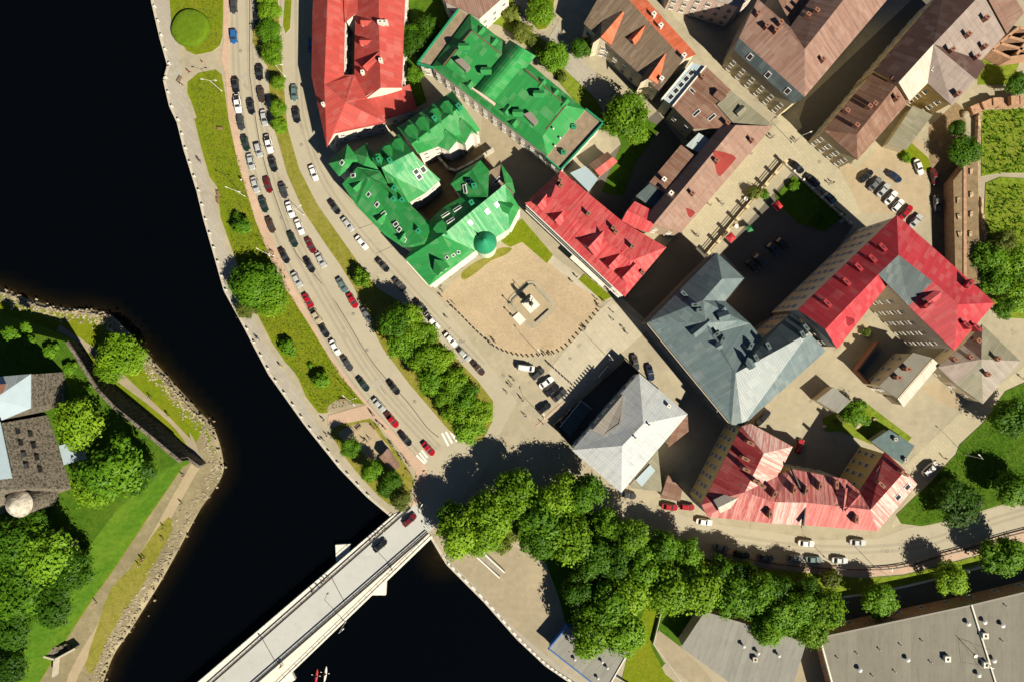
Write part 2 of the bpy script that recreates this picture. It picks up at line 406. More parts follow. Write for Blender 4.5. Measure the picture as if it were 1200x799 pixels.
nt.links.new(ramp(nt, mth(nt, 'MULTIPLY', at.outputs['Fac'], mth(nt, 'ADD', .55, mth(nt, 'MULTIPLY', br, .9))), [(0, (.0009, .0016, .0024)), (.5, (.008, .006, .003)), (1, (.055, .036, .014))]), b.inputs['Base Color'])
bump(nt, b, noise(nt, co, .55, 6, .65), .22, .12)
def label_words(n): return ['first', 'second', 'third', 'fourth', 'fifth', 'sixth', 'seventh', 'eighth', 'ninth', 'tenth', 'eleventh', 'twelfth', 'thirteenth', 'fourteenth', 'fifteenth', 'sixteenth', 'seventeenth', 'eighteenth', 'nineteenth', 'twentieth'][n]
# ------------------------------------------------------------------ water and ground
QUAY_N = [(176, -60), (180, 2), (190, 45), (199, 77), (194, 94), (201, 124), (210, 143), (218, 175), (233, 223), (241, 256), (250, 287), (265, 340), (287, 380), (317, 437), (360, 497), (400, 547), (432, 580), (462, 605)]
QUAY_S = [(507, 629), (525, 659), (569, 703), (608, 747), (641, 778), (672, 799), (720, 830), (790, 860)]
SHORE = [(-120, 322), (-60, 335), (0, 345), (18, 352), (38, 360), (69, 367), (100, 369), (122, 375), (140, 392), (158, 412), (173, 430), (198, 457), (220, 481), (240, 503), (251, 538), (249, 561), (224, 598), (201, 640), (181, 676), (159, 712), (143, 738), (126, 764), (113, 799), (95, 850), (80, 930)]
WATER_Z = -2.0
sh = [W(x, y) for x, y in smooth_line(SHORE, 4)]
qn = [W(x, y) for x, y in QUAY_N + QUAY_S]
def dist_line(p, line):
    d = 1e9
    for a, b in zip(line, line[1:]):
        ab = b - a; t = max(0, min(1, (p - a).dot(ab) / max(1e-9, ab.dot(ab)))); d = min(d, (p - a - ab * t).length)
    return d
xs = [-1500, -400] + [-150 + 2.5 * i for i in range(0, 85)] + [400, 1500]; ys = [-1500, -400] + [-100 + 2.5 * i for i in range(0, 81)] + [400, 1500]
wv = [Vector((x, y, WATER_Z)) for y in ys for x in xs]; nx = len(xs)
wf = [(j * nx + i, j * nx + i + 1, (j + 1) * nx + i + 1, (j + 1) * nx + i) for j in range(len(ys) - 1) for i in range(nx - 1)]
water = mesh_obj('water', wv, wf, MAT['water']); water['kind'] = 'structure'
att = water.data.attributes.new('shallow', 'FLOAT', 'POINT')
vals = []
for v in wv:
    p = Vector((v.x, v.y, 0)); s = 0
    if abs(v.x) < 200 and abs(v.y) < 200:
        d = dist_line(p, sh) if v.x < -60 else 99
        s = max(0, 1 - d / 6.5) ** 1.5
        if (p - W(520, 650)).length < 9: s = max(s, .8 * (1 - (p - W(520, 650)).length / 9))
    vals.append(s)
att.data.foreach_set('value', vals)

ground = sheet('ground', QUAY_N + QUAY_S + [(1300, 1100), (4000, 3000), (6000, -4000), (100, -5000)], 0, MAT['paving'])
def wall_strip(name, px, z0, z1, mat, th=.6):
    """retaining wall along the quay, coping on top"""
    b = MB(); P = [W(x, y) for x, y in px]
    for a, c in zip(P, P[1:]):
        d = (c - a).normalized(); nrm = Vector((-d.y, d.x, 0))
        q = [a, c, c + nrm * th, a + nrm * th]
        b.prism(q, z0, z1)
    o = b.build(name, mat); o['kind'] = 'structure'; return o
wall_strip('quay_wall', QUAY_N[::-1], -4, .06, MAT['concrete'], .7)
wall_strip('quay_wall', QUAY_S[::-1], -4, .06, MAT['concrete'], .7)
# riverside promenade and lawns
sheet('promenade', QUAY_N[:17] + [(455, 590), (425, 570), (380, 520), (366, 486), (350, 460), (330, 428), (310, 400), (292, 360), (265, 292), (250, 240), (230, 160), (215, 100), (205, 30), (202, -60)], .004, MAT['quay_paving'])
sheet('pavement', [(250, -40), (262, -40), (262, 50), (259, 70), (264, 86), (268, 140), (279, 192), (300, 260), (324, 322), (359, 375), (399, 440), (429, 474), (385, 486), (384, 500), (437, 489), (462, 519), (487, 552), (489, 572), (482, 594), (496, 585), (503, 563), (498, 545), (472, 518), (437, 479), (410, 446), (383, 411), (370, 385), (333, 312), (304, 242), (286, 192), (277, 140), (269, 82), (269, -40)], .008, MAT['pink_paving'], .10)
sheet('road', [(269, -60), (269, 82), (277, 140), (286, 192), (304, 242), (333, 312), (370, 385), (383, 411), (410, 446), (437, 479), (472, 518), (498, 545), (503, 563), (496, 585), (482, 596), (503, 624), (512, 615), (530, 600), (545, 580), (570, 545), (590, 500), (577, 466), (560, 445), (528, 412), (500, 383), (478, 358), (440, 336), (420, 310), (372, 240), (351, 199), (337, 150), (332, 90), (330, 40), (325, -60)], .004, MAT['asphalt'])
sheet('road', [(330, -60), (330, 40), (332, 90), (337, 150), (351, 199), (372, 240), (420, 310), (440, 336), (478, 358), (500, 383), (528, 412), (560, 445), (577, 466), (590, 500), (606, 470), (580, 436), (548, 396), (515, 350), (500, 336), (474, 306), (446, 273), (402, 228), (382, 195), (365, 155), (357, 125), (352, 75), (357, 0), (357, -60)], .006, MAT['asphalt'])
sheet('lawn', [(201, -40), (199, 0), (201, 28), (210, 46), (219, 60), (230, 65), (249, 61), (258, 54), (261, 44), (262, 0), (262, -40)], .008, MAT['grass'], .10)
sheet('lawn', [(220, 97), (233, 86), (253, 82), (260, 88), (264, 110), (268, 140), (279, 192), (300, 260), (324, 322), (359, 375), (399, 440), (427, 473), (400, 480), (378, 484), (373, 483), (359, 465), (350, 444), (340, 428), (347, 437), (335, 425), (318, 400), (300, 365), (287, 335), (272, 292), (259, 256), (255, 220), (246, 208), (237, 176), (228, 140), (231, 139), (225, 121), (220, 110)], .008, MAT['grass'], .10)
sheet('soil_patch', [(392, 470), (402, 466), (412, 471), (425, 474), (405, 480), (388, 483), (383, 478)], .013, MAT['sandy'], .10, 3)
sheet('lawn', [(389, 502), (432, 489), (450, 510), (462, 525), (478, 548), (485, 562), (482, 575), (474, 592), (455, 590), (430, 566), (408, 540), (395, 520)], .008, MAT['dry_grass'], .08, 2)
sheet('soil_patch', [(398, 505), (430, 494), (446, 512), (458, 527), (440, 540), (420, 525), (404, 515)], .012, MAT['yard_dust'], .08, 3)
# grass strip between the two roads
sheet('median', [(300, -60), (300, 0), (296, 50), (305, 66), (314, 79), (317, 117), (323, 156), (325, 162), (337, 205), (356, 248), (384, 290), (399, 311), (415, 337), (430, 372), (450, 410), (480, 450), (510, 485), (528, 506), (545, 517), (565, 516), (577, 494), (578, 470), (560, 446), (528, 413), (500, 384), (478, 360), (441, 337), (422, 311), (393, 270), (372, 240), (351, 199), (337, 150), (332, 90), (329, 60), (326, 0), (326, -60)], .008, MAT['dry_grass'], .11)
sheet('lawn', [(334, -60), (334, 0), (332, 30), (335, 40), (340, 34), (342, 0), (342, -60)], .008, MAT['grass'], .1)
for i, pts in enumerate([[(292.6, -40), (292.6, 75), (294, 98), (302, 156), (311, 195), (324, 236), (335, 266), (347, 297), (367, 320), (395, 357), (422, 402), (444, 434), (477, 470), (500, 500), (514, 512)]]):
    ribbon('road_seam', pts, .22, .011, MAT['seam_tar'], 4)
for a, c in [((424, 487), (433, 466)), ((452, 462), (440, 444)), ((384, 493), (423, 477)), ((420, 268), (444, 260)), ((441, 297), (464, 287)), ((478, 372), (492, 352)), ((500, 406), (528, 384)), ((520, 418), (545, 399))]:
    ribbon('road_seam', [a, c], .12, .0115, MAT['seam_tar'])
def rail_tracks(): pass
RV = [(283, -30), (286, 75), (290, 120), (300, 176), (316, 235), (332, 280), (352, 320), (385, 378), (420, 435), (455, 480), (500, 530)]
for off_ in (-14, -7.5, 6, 13, 19):
    pts = [(x + off_ * .85 + rnd.uniform(-.4, .4), y - off_ * .35) for x, y in RV]
    ribbon('tyre_track', pts, .75, .0105 + off_ * .00003, MAT['worn_asphalt'], 5)
UV_ = [(343, -20), (345, 109), (350, 150), (367.6, 203), (391, 243), (424, 285), (468, 334), (507, 377), (560, 432)]
for off_ in (4, 10): ribbon('tyre_track', [(x + off_ * .8, y - off_ * .5) for x, y in UV_], .7, .0112 + off_ * .00003, MAT['worn_asphalt'], 5)
for off_ in (-5, 2): ribbon('tyre_track', [(860, 632 + off_), (930, 642 + off_), (1010, 645 + off_), (1080, 638 + off_), (1150, 616 + off_), (1230, 592 + off_)], .8, .031 + off_ * .00003, MAT['worn_asphalt'], 5)
for i in range(46):
    zone = rnd.choice([((395, 378), (455, 470)), ((270, 20), (300, 120)), ((345, 60), (400, 240)), ((430, 290), (560, 430)), ((850, 625), (1080, 640)), ((590, 450), (640, 500)), ((900, 430), (960, 520)), ((990, 480), (1080, 540)), ((1010, 190), (1075, 240)), ((680, 400), (730, 420))])
    t = rnd.random(); x = zone[0][0] + (zone[1][0] - zone[0][0]) * t + rnd.uniform(-8, 8); y = zone[0][1] + (zone[1][1] - zone[0][1]) * t + rnd.uniform(-4, 4); w_, h_, an = rnd.uniform(2, 7), rnd.uniform(1.5, 4), rnd.choice([.9, 2.4, 1.1])
    q = [(x + (sx * w_ * math.cos(an) - sy * h_ * math.sin(an)), y + (sx * w_ * math.sin(an) + sy * h_ * math.cos(an))) for sx, sy in ((-1, -1), (1, -.9), (1, 1), (-.9, 1))]
    sheet('road_patch', q, .022, MAT['worn_asphalt' if i % 3 else 'quay_paving'])
# square, streets and yards
sheet('square', [(515, 349), (530, 330), (545, 318), (570, 300), (592, 285), (612, 284), (643, 308), (675, 334), (705, 352), (702, 364), (693, 375), (680, 389), (668, 403), (657, 411), (646, 415), (633, 417), (620, 418), (608, 417), (596, 414), (584, 409), (574, 402), (564, 393), (555, 385), (546, 375), (537, 366), (527, 356)], .012, MAT['cobble'])
sheet('square', [(612, 284), (648, 300), (678, 322), (716, 350), (705, 352), (675, 334), (643, 308)], .011, MAT['pale_concrete'])
sheet('square', [(702, 364), (716, 352), (762, 384), (735, 408), (712, 425), (660, 478), (633, 448), (668, 403), (693, 375)], .008, MAT['pale_concrete'])
sheet('lawn', [(588, 284), (592, 270), (612, 257), (648, 299), (641, 309), (612, 284), (598, 290)], .014, MAT['grass'], .10, kerb=MAT['concrete_pale'])
sheet('lawn', [(678, 328), (685, 321), (717, 348), (706, 353)], .014, MAT['grass'], .10, kerb=MAT['concrete_pale'])
sheet('worn_grass', [(541, 320), (556, 308), (575, 299), (585, 291), (600, 291), (592, 299), (575, 306), (555, 322), (543, 328)], .016, MAT['dry_grass'], sm=3)
sheet('street', [(917, 140), (985, 200), (1010, 250), (985, 262), (935, 205), (916, 190), (826, 297), (800, 275), (798, 266), (906, 148)], .008, MAT['street_flags'])
sheet('street', [(800, 268), (840, 300), (762, 380), (725, 345)], .006, MAT['shaded_paving'])
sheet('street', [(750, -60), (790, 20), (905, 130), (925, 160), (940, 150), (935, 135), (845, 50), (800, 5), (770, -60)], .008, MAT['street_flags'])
sheet('street', [(944, 118), (1100, -30), (1110, -10), (965, 160), (1000, 190), (980, 210), (930, 160)], .006, MAT['shaded_paving'])
sheet('yard', [(965, 165), (1004, 200), (1050, 150), (1085, 170), (1088, 250), (1070, 262), (1050, 252), (1010, 250), (985, 200)], .012, MAT['yard_dust'])
sheet('yard', [(846, 296), (930, 200), (1000, 265), (940, 350), (880, 385), (850, 355), (874, 326)], .006, MAT['shaded_paving'])
sheet('garden', [(908, 230), (930, 206), (992, 252), (965, 272), (935, 262), (915, 244)], .012, MAT['lush_grass'], .12)
sheet('yard', [(700, 195), (770, 130), (800, 170), (740, 235), (735, 262), (690, 235)], .006, MAT['shaded_paving'])
sheet('yard', [(566, 128), (632, 182), (655, 205), (618, 240), (570, 190), (563, 165)], .006, MAT['sandy'])
sheet('courtyard', [(500, 180), (560, 165), (580, 200), (520, 248), (505, 262), (480, 230)], .008, MAT['soil'])
sheet('lane', [(1088, 150), (1120, 120), (1132, 130), (1128, 300), (1135, 330), (1095, 330), (1090, 250)], .006, MAT['soil'])
sheet('verge', [(570, -60), (598, -10), (612, 30), (640, 50), (700, 120), (712, 150), (690, 140), (630, 66), (585, 30), (560, 20)], .012, MAT['weeds'], .08, 2)
sheet('verge', [(618, -40), (652, -40), (648, 10), (640, 34), (622, 26)], .014, MAT['grass'], .08, 2)
sheet('path', [(640, 50), (652, 30), (672, 60), (702, 92), (720, 110), (700, 118), (660, 80)], .018, MAT['quay_paving'], .08)
sheet('garden', [(474, 0), (540, 0), (488, 80), (500, 120), (480, 130), (474, 100)], .012, MAT['lush_grass'], .06)
sheet('garden', [(728, 170), (720, 150), (740, 130), (775, 150), (745, 190), (730, 230), (705, 225)], .012, MAT['lush_grass'], .06)
sheet('ruin_lawn', [(1150, 130), (1300, 124), (1300, 204), (1172, 203), (1150, 207)], .008, MAT['weeds'], .15)
sheet('ruin_lawn', [(1155, 215), (1172, 208), (1300, 215), (1300, 380), (1172, 372), (1150, 330), (1152, 270)], .008, MAT['weeds'], .15)
sheet('ruin_lawn', [(1146, 70), (1170, 60), (1195, 72), (1185, 100), (1146, 100)], .008, MAT['weeds'], .1)
sheet('lawn', [(1050, 182), (1068, 168), (1088, 186), (1092, 205), (1076, 196), (1062, 190)], .016, MAT['grass'], .06)
sheet('yard', [(935, 420), (1000, 370), (1050, 350), (1110, 420), (1098, 440), (1128, 460), (1062, 530), (990, 500), (960, 540), (895, 500)], .008, MAT['paving'])
sheet('yard', [(985, 395), (1010, 372), (1040, 400), (1005, 432), (990, 415)], .012, MAT['yard_dust'])
sheet('garden', [(963, 490), (980, 482), (1000, 470), (1015, 472), (1068, 512), (1060, 522), (1020, 520), (985, 505), (966, 505)], .012, MAT['weeds'], .14)
sheet('yard', [(1078, 455), (1098, 446), (1128, 470), (1120, 480), (1096, 468)], .013, MAT['yard_dust'])
sheet('street', [(1199, 430), (1250, 395), (1260, 420), (1180, 480), (1100, 560), (1062, 610), (1042, 620), (1052, 600), (1075, 566), (1060, 545), (1130, 478)], .012, MAT['street_flags'])
sheet('road', [(545, 580), (600, 560), (660, 560), (725, 585), (790, 600), (830, 612), (900, 622), (960, 632), (1030, 630), (1062, 618), (1110, 612), (1150, 600), (1180, 590), (1260, 575), (1260, 608), (1182, 624), (1130, 640), (1100, 648), (1060, 660), (1020, 664), (960, 661), (900, 655), (840, 640), (780, 625), (700, 600), (640, 600), (590, 590)], .014, MAT['asphalt'])
sheet('pavement', [(960, 661), (1020, 664), (1060, 660), (1100, 648), (1130, 640), (1182, 624), (1260, 606), (1260, 618), (1200, 634), (1140, 650), (1060, 671), (1010, 675), (960, 672), (900, 664), (840, 648), (840, 640), (900, 655)], .016, MAT['pink_paving'], .12)
sheet('lawn', [(1260, 390), (1200, 448), (1178, 458), (1152, 495), (1124, 521), (1120, 532), (1113, 539), (1092, 562), (1050, 603), (1056, 613), (1080, 616), (1108, 610), (1150, 598), (1176, 590), (1260, 570)], .018, MAT['lush_grass'], .12)
ribbon('path', [(1122, 533), (1130, 540), (1148, 543), (1175, 536), (1215, 530)], 1.5, .024, MAT['sandy'], 3, .12)
sheet('verge', [(840, 650), (900, 666), (1010, 677), (1060, 673), (1140, 652), (1260, 620), (1260, 634), (1175, 655), (1140, 662), (1100, 676), (1040, 690), (988, 698), (940, 690), (860, 680)], .012, MAT['weeds'], .1)
sheet('street', [(980, 702), (1100, 678), (1260, 640), (1260, 672), (1130, 704), (975, 745), (940, 735)], .008, MAT['shaded_paving'])
ribbon('kerb', [(988, 699), (1040, 691), (1100, 677), (1150, 664), (1260, 636)], .6, .012, MAT['concrete_pale'], 3, .14)
sheet('park', [(545, 590), (600, 570), (680, 590), (780, 640), (850, 660), (960, 690), (975, 745), (945, 752), (830, 715), (797, 757), (760, 799), (720, 830), (740, 766), (690, 735), (664, 735), (655, 700), (640, 660), (600, 625), (590, 640), (560, 640), (530, 640)], .010, MAT['lush_grass'], .05)
sheet('lawn', [(735, 770), (760, 700), (775, 712), (770, 735), (762, 755), (780, 790), (830, 830), (720, 830)], .016, MAT['grass'], .06)
sheet('yard', [(520, 656), (560, 640), (600, 640), (618, 644), (640, 670), (655, 700), (664, 735), (640, 762), (645, 775), (608, 745), (565, 700)], .006, MAT['sandy'])
sheet('promenade', [(512, 640), (522, 652), (560, 690), (605, 738), (640, 768), (700, 812), (690, 814), (641, 776), (607, 746), (568, 702), (525, 658)], .010, MAT['quay_paving'])
ribbon('yard_seam', [(538, 660), (575, 692), (612, 733), (640, 760)], .18, .014, MAT['seam_tar'])
sheet('path', [(797, 757), (772, 738), (764, 752), (778, 775), (830, 815), (850, 830), (830, 790)], .02, MAT['sandy'], .05)
sheet('path', [(985, 860), (960, 748), (945, 752), (920, 800), (915, 860)], .02, MAT['sandy'], .03)
b = MB()
kp = smooth_line(QUAY_S[1:], 12); acc = 0
for a, c in zip(kp, kp[1:]):
    p, q = W(*a), W(*c); n = max(1, int((q - p).length / 1.3))
    for i in range(n):
        m0 = p.lerp(q, (i + .5) / n); d = q - p
        b.box((m0.x, m0.y, .16), (d.length / n - .02, .45, .3), math.atan2(d.y, d.x), acc % 2); acc += 1
o = b.build('kerb', [MAT['kerb_white'], MAT['granite']]); o['kind'] = 'structure'
# crossings
def crossing(stripes, w=.5):
    b = MB()
    for a, c in stripes:
        p, q = W(*a), W(*c); d = (q - p).normalized(); nrm = Vector((-d.y, d.x, 0)) * w / 2
        b.add([v + Vector((0, 0, .018)) for v in (p - nrm, q - nrm, q + nrm, p + nrm)], [(0, 1, 2, 3)])
    o = b.build('crossing_marking', MAT['paint_white']); o['kind'] = 'structure'
crossing([((518, 507), (525.5, 522)), ((522.5, 505.5), (530, 519)), ((527, 504), (535.5, 517)), ((531.5, 503), (540, 515)), ((535, 502), (541, 510))], .55)
crossing([((488, 533), (498, 543)), ((491.5, 530), (500, 541)), ((494, 527), (501, 536))], .5)

# ------------------------------------------------------------------ castle island
sheet('island', [(-700, 100)] + [(x, y) for x, y in smooth_line(SHORE, 4)] + [(60, 1400), (-700, 1400)], -.9, MAT['grass'])
sheet('beach', [(226, 522), (236, 505), (251, 538), (249, 561), (224, 598), (201, 640), (181, 676), (159, 712), (143, 738), (126, 764), (113, 799), (95, 850), (60, 930), (-20, 930), (45, 799), (75, 751), (107, 702), (130, 670), (169, 611), (212, 548), (230, 538)], -.897, MAT['beach_sand'])
ribbon('beach', [(x - 2.5, y + 4) for x, y in SHORE[:18]], 3.2, -.893, MAT['beach_sand'], 4)
P = [W(x, y) for x, y in smooth_line(SHORE, 4)]
v = []; f = []
for p in P: v += [p + Vector((0, 0, -.9)), p + Vector((0, 0, -2.3)) + Vector((p.x + 125, (p.y + 40) * .6, 0)).normalized() * 2.0]
for i in range(len(P) - 1): f.append((2 * i, 2 * i + 1, 2 * i + 3, 2 * i + 2))
o = mesh_obj('shore', v, f, MAT['beach_sand']); o['kind'] = 'structure'
sheet('shore_grass', [(60, 375), (85, 375), (112, 378), (150, 415), (190, 462), (216, 487), (222, 515), (200, 492), (160, 455), (115, 412), (90, 395)], -.88, MAT['grass'])
ribbon('path', [(66, 383), (85, 393), (108, 412), (130, 436), (150, 451), (179, 473), (205, 496), (222, 520), (228, 545)], 2.6, -.87, MAT['sandy'], 4)
sheet('shore_grass', [(128, 690), (150, 668), (175, 630), (196, 606), (200, 622), (182, 655), (160, 696), (140, 722), (122, 755), (106, 790), (98, 780), (112, 735)], -.88, MAT['dry_grass'], sm=2)
ribbon('path', [(228, 545), (205, 585), (180, 630), (150, 680), (120, 730), (85, 790), (70, 840)], 2.6, -.865, MAT['yard_dust'], 3)
HZ = 7.0
outer = [(-120, 352, -.9), (-60, 360, -.9), (0, 364, -.9), (48, 380, -.9), (89, 399, -.9), (119, 441, -.9), (150, 466, -.9), (193, 500, -.9), (232, 537, -.9), (214, 546, -.9), (169, 611, -.9), (130, 670, -.9), (107, 702, -.9), (75, 751, -.9), (45, 799, -.9), (0, 880, -.9)]
inner = [(-120, 385, HZ), (-60, 385, HZ), (0, 388, HZ), (45, 392, HZ), (80, 401, HZ), (114, 455, HZ), (135, 477, HZ), (165, 501, HZ), (212, 540, HZ), (186, 552, 6.4), (138, 596, HZ), (96, 650, HZ), (72, 685, HZ), (40, 730, HZ), (10, 785, HZ), (-40, 880, HZ)]
mids = []
v = [W(*p) for p in outer] ; n = len(v)
ti = [W(*p) for p in inner]
md = [a.lerp(c, .5) + Vector((rnd.uniform(-.4, .4), rnd.uniform(-.4, .4), rnd.uniform(.0, .5))) for a, c in zip(v, ti)]
v = v + md + ti + [W(-120, 880, HZ)]
f = []
for i in range(n - 1):
    if 4 <= i <= 7: continue
    f += [(i, i + 1, n + i + 1, n + i), (n + i, n + i + 1, 2 * n + i + 1, 2 * n + i)]
cap = list(range(2 * n, 3 * n + 1)); cv = [v[i] for i in cap]
for t in tess(cv):
    a, c, d = (cv[i] for i in t); t = [cap[i] for i in t]
    f.append(tuple(t) if (c - a).cross(d - a).z > 0 else tuple(t[::-1]))
o = mesh_obj('hill', v, f, MAT['lush_grass']); o['kind'] = 'structure'
# stone-faced rampart that holds the terrace up
root = empty('rampart_wall', W(150, 470, -.9), 0, 'long dark stone rampart wall running diagonally below the castle terrace', 'rampart wall')
off = root.location; fb = MB(); cb = MB()
def cut(seq, k):
    return [W(*seq[i]) for i in k]
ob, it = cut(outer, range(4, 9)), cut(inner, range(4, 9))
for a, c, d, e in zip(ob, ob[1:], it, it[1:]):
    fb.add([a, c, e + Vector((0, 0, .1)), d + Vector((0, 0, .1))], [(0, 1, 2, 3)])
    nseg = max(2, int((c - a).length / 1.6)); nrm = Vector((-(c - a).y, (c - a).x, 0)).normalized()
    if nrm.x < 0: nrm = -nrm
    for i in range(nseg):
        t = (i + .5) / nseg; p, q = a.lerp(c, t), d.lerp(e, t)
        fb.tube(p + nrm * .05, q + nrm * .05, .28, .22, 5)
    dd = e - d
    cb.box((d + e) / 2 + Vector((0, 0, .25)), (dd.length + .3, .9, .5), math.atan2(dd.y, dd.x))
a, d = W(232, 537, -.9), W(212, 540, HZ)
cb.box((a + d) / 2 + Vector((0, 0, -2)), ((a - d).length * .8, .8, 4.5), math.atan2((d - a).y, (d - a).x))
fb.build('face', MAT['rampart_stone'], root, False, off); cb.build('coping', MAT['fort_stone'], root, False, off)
# rocks along the waterline: nobody could count them
b = MB()
for i in range(len(P) - 1):
    for k in range(22):
        t = rnd.random(); c = P[i].lerp(P[i + 1], t) + Vector((rnd.gauss(-.6, 1.1), rnd.gauss(-.3, .9), 0)); r = rnd.uniform(.10, .34)
        vs = [c + Vector((math.cos(k2 * 1.05) * r * rnd.uniform(.7, 1.2), math.sin(k2 * 1.05) * r * rnd.uniform(.7, 1.2), -1.3 if lv == 0 else -.95 + r * rnd.uniform(.4, .9))) * 1 for lv in (0, 1) for k2 in range(6)]
        b.add(vs, [(6, 7, 8, 9, 10, 11)] + [(j, (j + 1) % 6, 6 + (j + 1) % 6, 6 + j) for j in range(6)])
o = b.build('shore_stones', MAT['shore_rock']); tag(o, 'loose pale stones scattered along the castle island waterline', 'stones', None, 'stuff')

# ------------------------------------------------------------------ bridge
root = empty('road_bridge', W(370, 700), 0, 'pale concrete road bridge with two walkways crossing the dark river', 'bridge')
off = root.location
A0, A1 = (110, 902), (461, 602)      # upstream edge
B0, B1 = (232, 893), (507, 629)      # downstream edge
def bl(a, c, t): return (a[0] + (c[0] - a[0]) * t, a[1] + (c[1] - a[1]) * t)
r1a, r1b, r2a, r2b = (135, 901), (482, 595), (180, 903), (501, 623)
b = MB(); b.prism([W(*r1a), W(486, 590), W(510, 616), W(*r2a)], -1.3, .03); b.build('roadway', MAT['bridge_asphalt'], root, False, off)
b = MB(); b.prism([W(*A0), W(*A1), W(480, 596), W(*r1a)], -1.2, .16); b.prism([W(*r2a), W(501, 622), W(507, 629), W(*B0)], -1.2, .16)
b.build('walkway', MAT['concrete_pale'], root, False, off)
for k, (a, c) in enumerate(((A0, A1), (B0, (506, 628)), (bl(r1a, r1b, .02), r1b), (bl(r2a, r2b, .02), r2b))):
    p, q = W(*a), W(*c); d = q - p; ang = math.atan2(d.y, d.x); b = MB(); hh = 1.05; nrm = Vector((-d.y, d.x, 0)).normalized() * (.25 if k in (0, 2) else -.25) * (-1 if k == 0 or k == 1 else 1)
    p, q = p + nrm, q + nrm
    if k < 2:
        b.box((p + q) / 2 + Vector((0, 0, .24)), (d.length, .3, .2), ang)
        b.box((p + q) / 2 + Vector((0, 0, 1.05)), (d.length, .08, .06), ang)
    else:
        b.box((p + q) / 2 + Vector((0, 0, 1.1)), (d.length, .34, .12), ang); b.box((p + q) / 2 + Vector((0, 0, .6)), (d.length, .08, .08), ang); b.box((p + q) / 2 + Vector((0, 0, .12)), (d.length, .4, .3), ang)
    n = int(d.length / 2.2)
    for i in range(n + 1):
        m0 = p.lerp(q, i / n); b.box((m0.x, m0.y, .65), (.08, .08, .9), ang)
    b.build('parapet' if k < 2 else 'railing', MAT['concrete_pale'] if k < 2 else MAT['iron'], root, False, off)
for tri in ([(393, 638), (411, 637), (408, 652), (394, 662)], [(433, 697), (452, 697), (453, 678), (440, 680)]):
    zz = -.9; b = MB(); c = [W(x, y, zz) for x, y in tri]; b.prism(c, -4, zz); b.build('pier', MAT['concrete_pale'], root, False, off)
b = MB(); b.prism([W(300, 745, -1.5), W(345, 705, -1.5), W(370, 735, -1.5), W(330, 775, -1.5)], -4, -1.35); b.prism([W(322, 790, -.9), W(338, 780, -.9), W(346, 796, -.9), W(330, 806, -.9)], -4, -.9); b.build('pier', MAT['concrete_pale'], root, False, off)
for t, t2 in ((.733, .70), (.50, .449)):
    a, c = bl((133, 901), (482, 595), t), bl((180, 903), (501, 623), t2); p, q = W(*a), W(*c); b = MB(); d = q - p
    b.box((p + q) / 2 + Vector((0, 0, .034)), (d.length, .2, .012), math.atan2(d.y, d.x)); b.build('joint', MAT['seam_tar'], root, False, off)
# ------------------------------------------------------------------ buildings
CAMP = Vector((0, 0, H))
def unit_window():
    """1 m wide, 1 m tall, outward = -Y, origin at its centre"""
    g = MB(); g.box((0, -.01, 0), (.9, .06, .92)); pane = g.build('pane', MAT['glass'])
    fr = MB()
    for x in (-.46, 0, .46): fr.box((x, -.04, 0), (.09 if x else .06, .1, 1))
    for z in (-.47, .2, .47): fr.box((0, -.04, z), (.92, .09, .07))
    fr.box((0, -.1, -.53), (1.16, .24, .06))
    a = pane.data; bpy.data.objects.remove(pane)
    return a, fr
WP, frm = unit_window()
WF = {}
for k, mname in (('white', 'frame_white'), ('brown', 'frame_brown')):
    t_ = frm.build('frame', MAT[mname]); WF[k] = t_.data; bpy.data.objects.remove(t_)
WINDOWS = 0
def add_window(root, p, ang, w, h, kind):
    global WINDOWS
    WINDOWS += 1
    o = link(bpy.data.objects.new('window', WF[kind]), root); o.location = p; o.rotation_euler = (0, 0, ang); o.scale = (w, 1, h)
    link(bpy.data.objects.new('pane', WP), o)
def boundary(faces):
    ed = {}
    for f in faces:
        for a, c in zip(f, f[1:] + f[:1]): ed[(a, c)] = 1
    nxt = {}
    for (a, c) in ed:
        if (c, a) not in ed: nxt.setdefault(a, []).append(c)
    loops = []
    while nxt:
        s = next(iter(nxt)); lp = [s]; cur = s
        while True:
            c = nxt[cur].pop()
            if not nxt[cur]: del nxt[cur]
            if c == s: break
            lp.append(c); cur = c
            if cur not in nxt: break
        loops.append(lp)
    return loops
def roof_uv(vs, fs):
    out = []
    for f in fs:
        p = [vs[i] for i in f]; n = Vector((0, 0, 0))
        for i in range(len(p)):
            a, c = p[i], p[(i + 1) % len(p)]
            n += Vector(((a.y - c.y) * (a.z + c.z), (a.z - c.z) * (a.x + c.x), (a.x - c.x) * (a.y + c.y)))
        n.normalize()
        if abs(n.z) > .995:
            e = max(((p[(i + 1) % len(p)] - p[i]) for i in range(len(p))), key=lambda e: e.length); u = Vector((e.x, e.y, 0)).normalized()
        else: u = Vector((0, 0, 1)).cross(n).normalized()
        w = n.cross(u)
        out.append([(q.dot(u), q.dot(w)) for q in p])
    return out
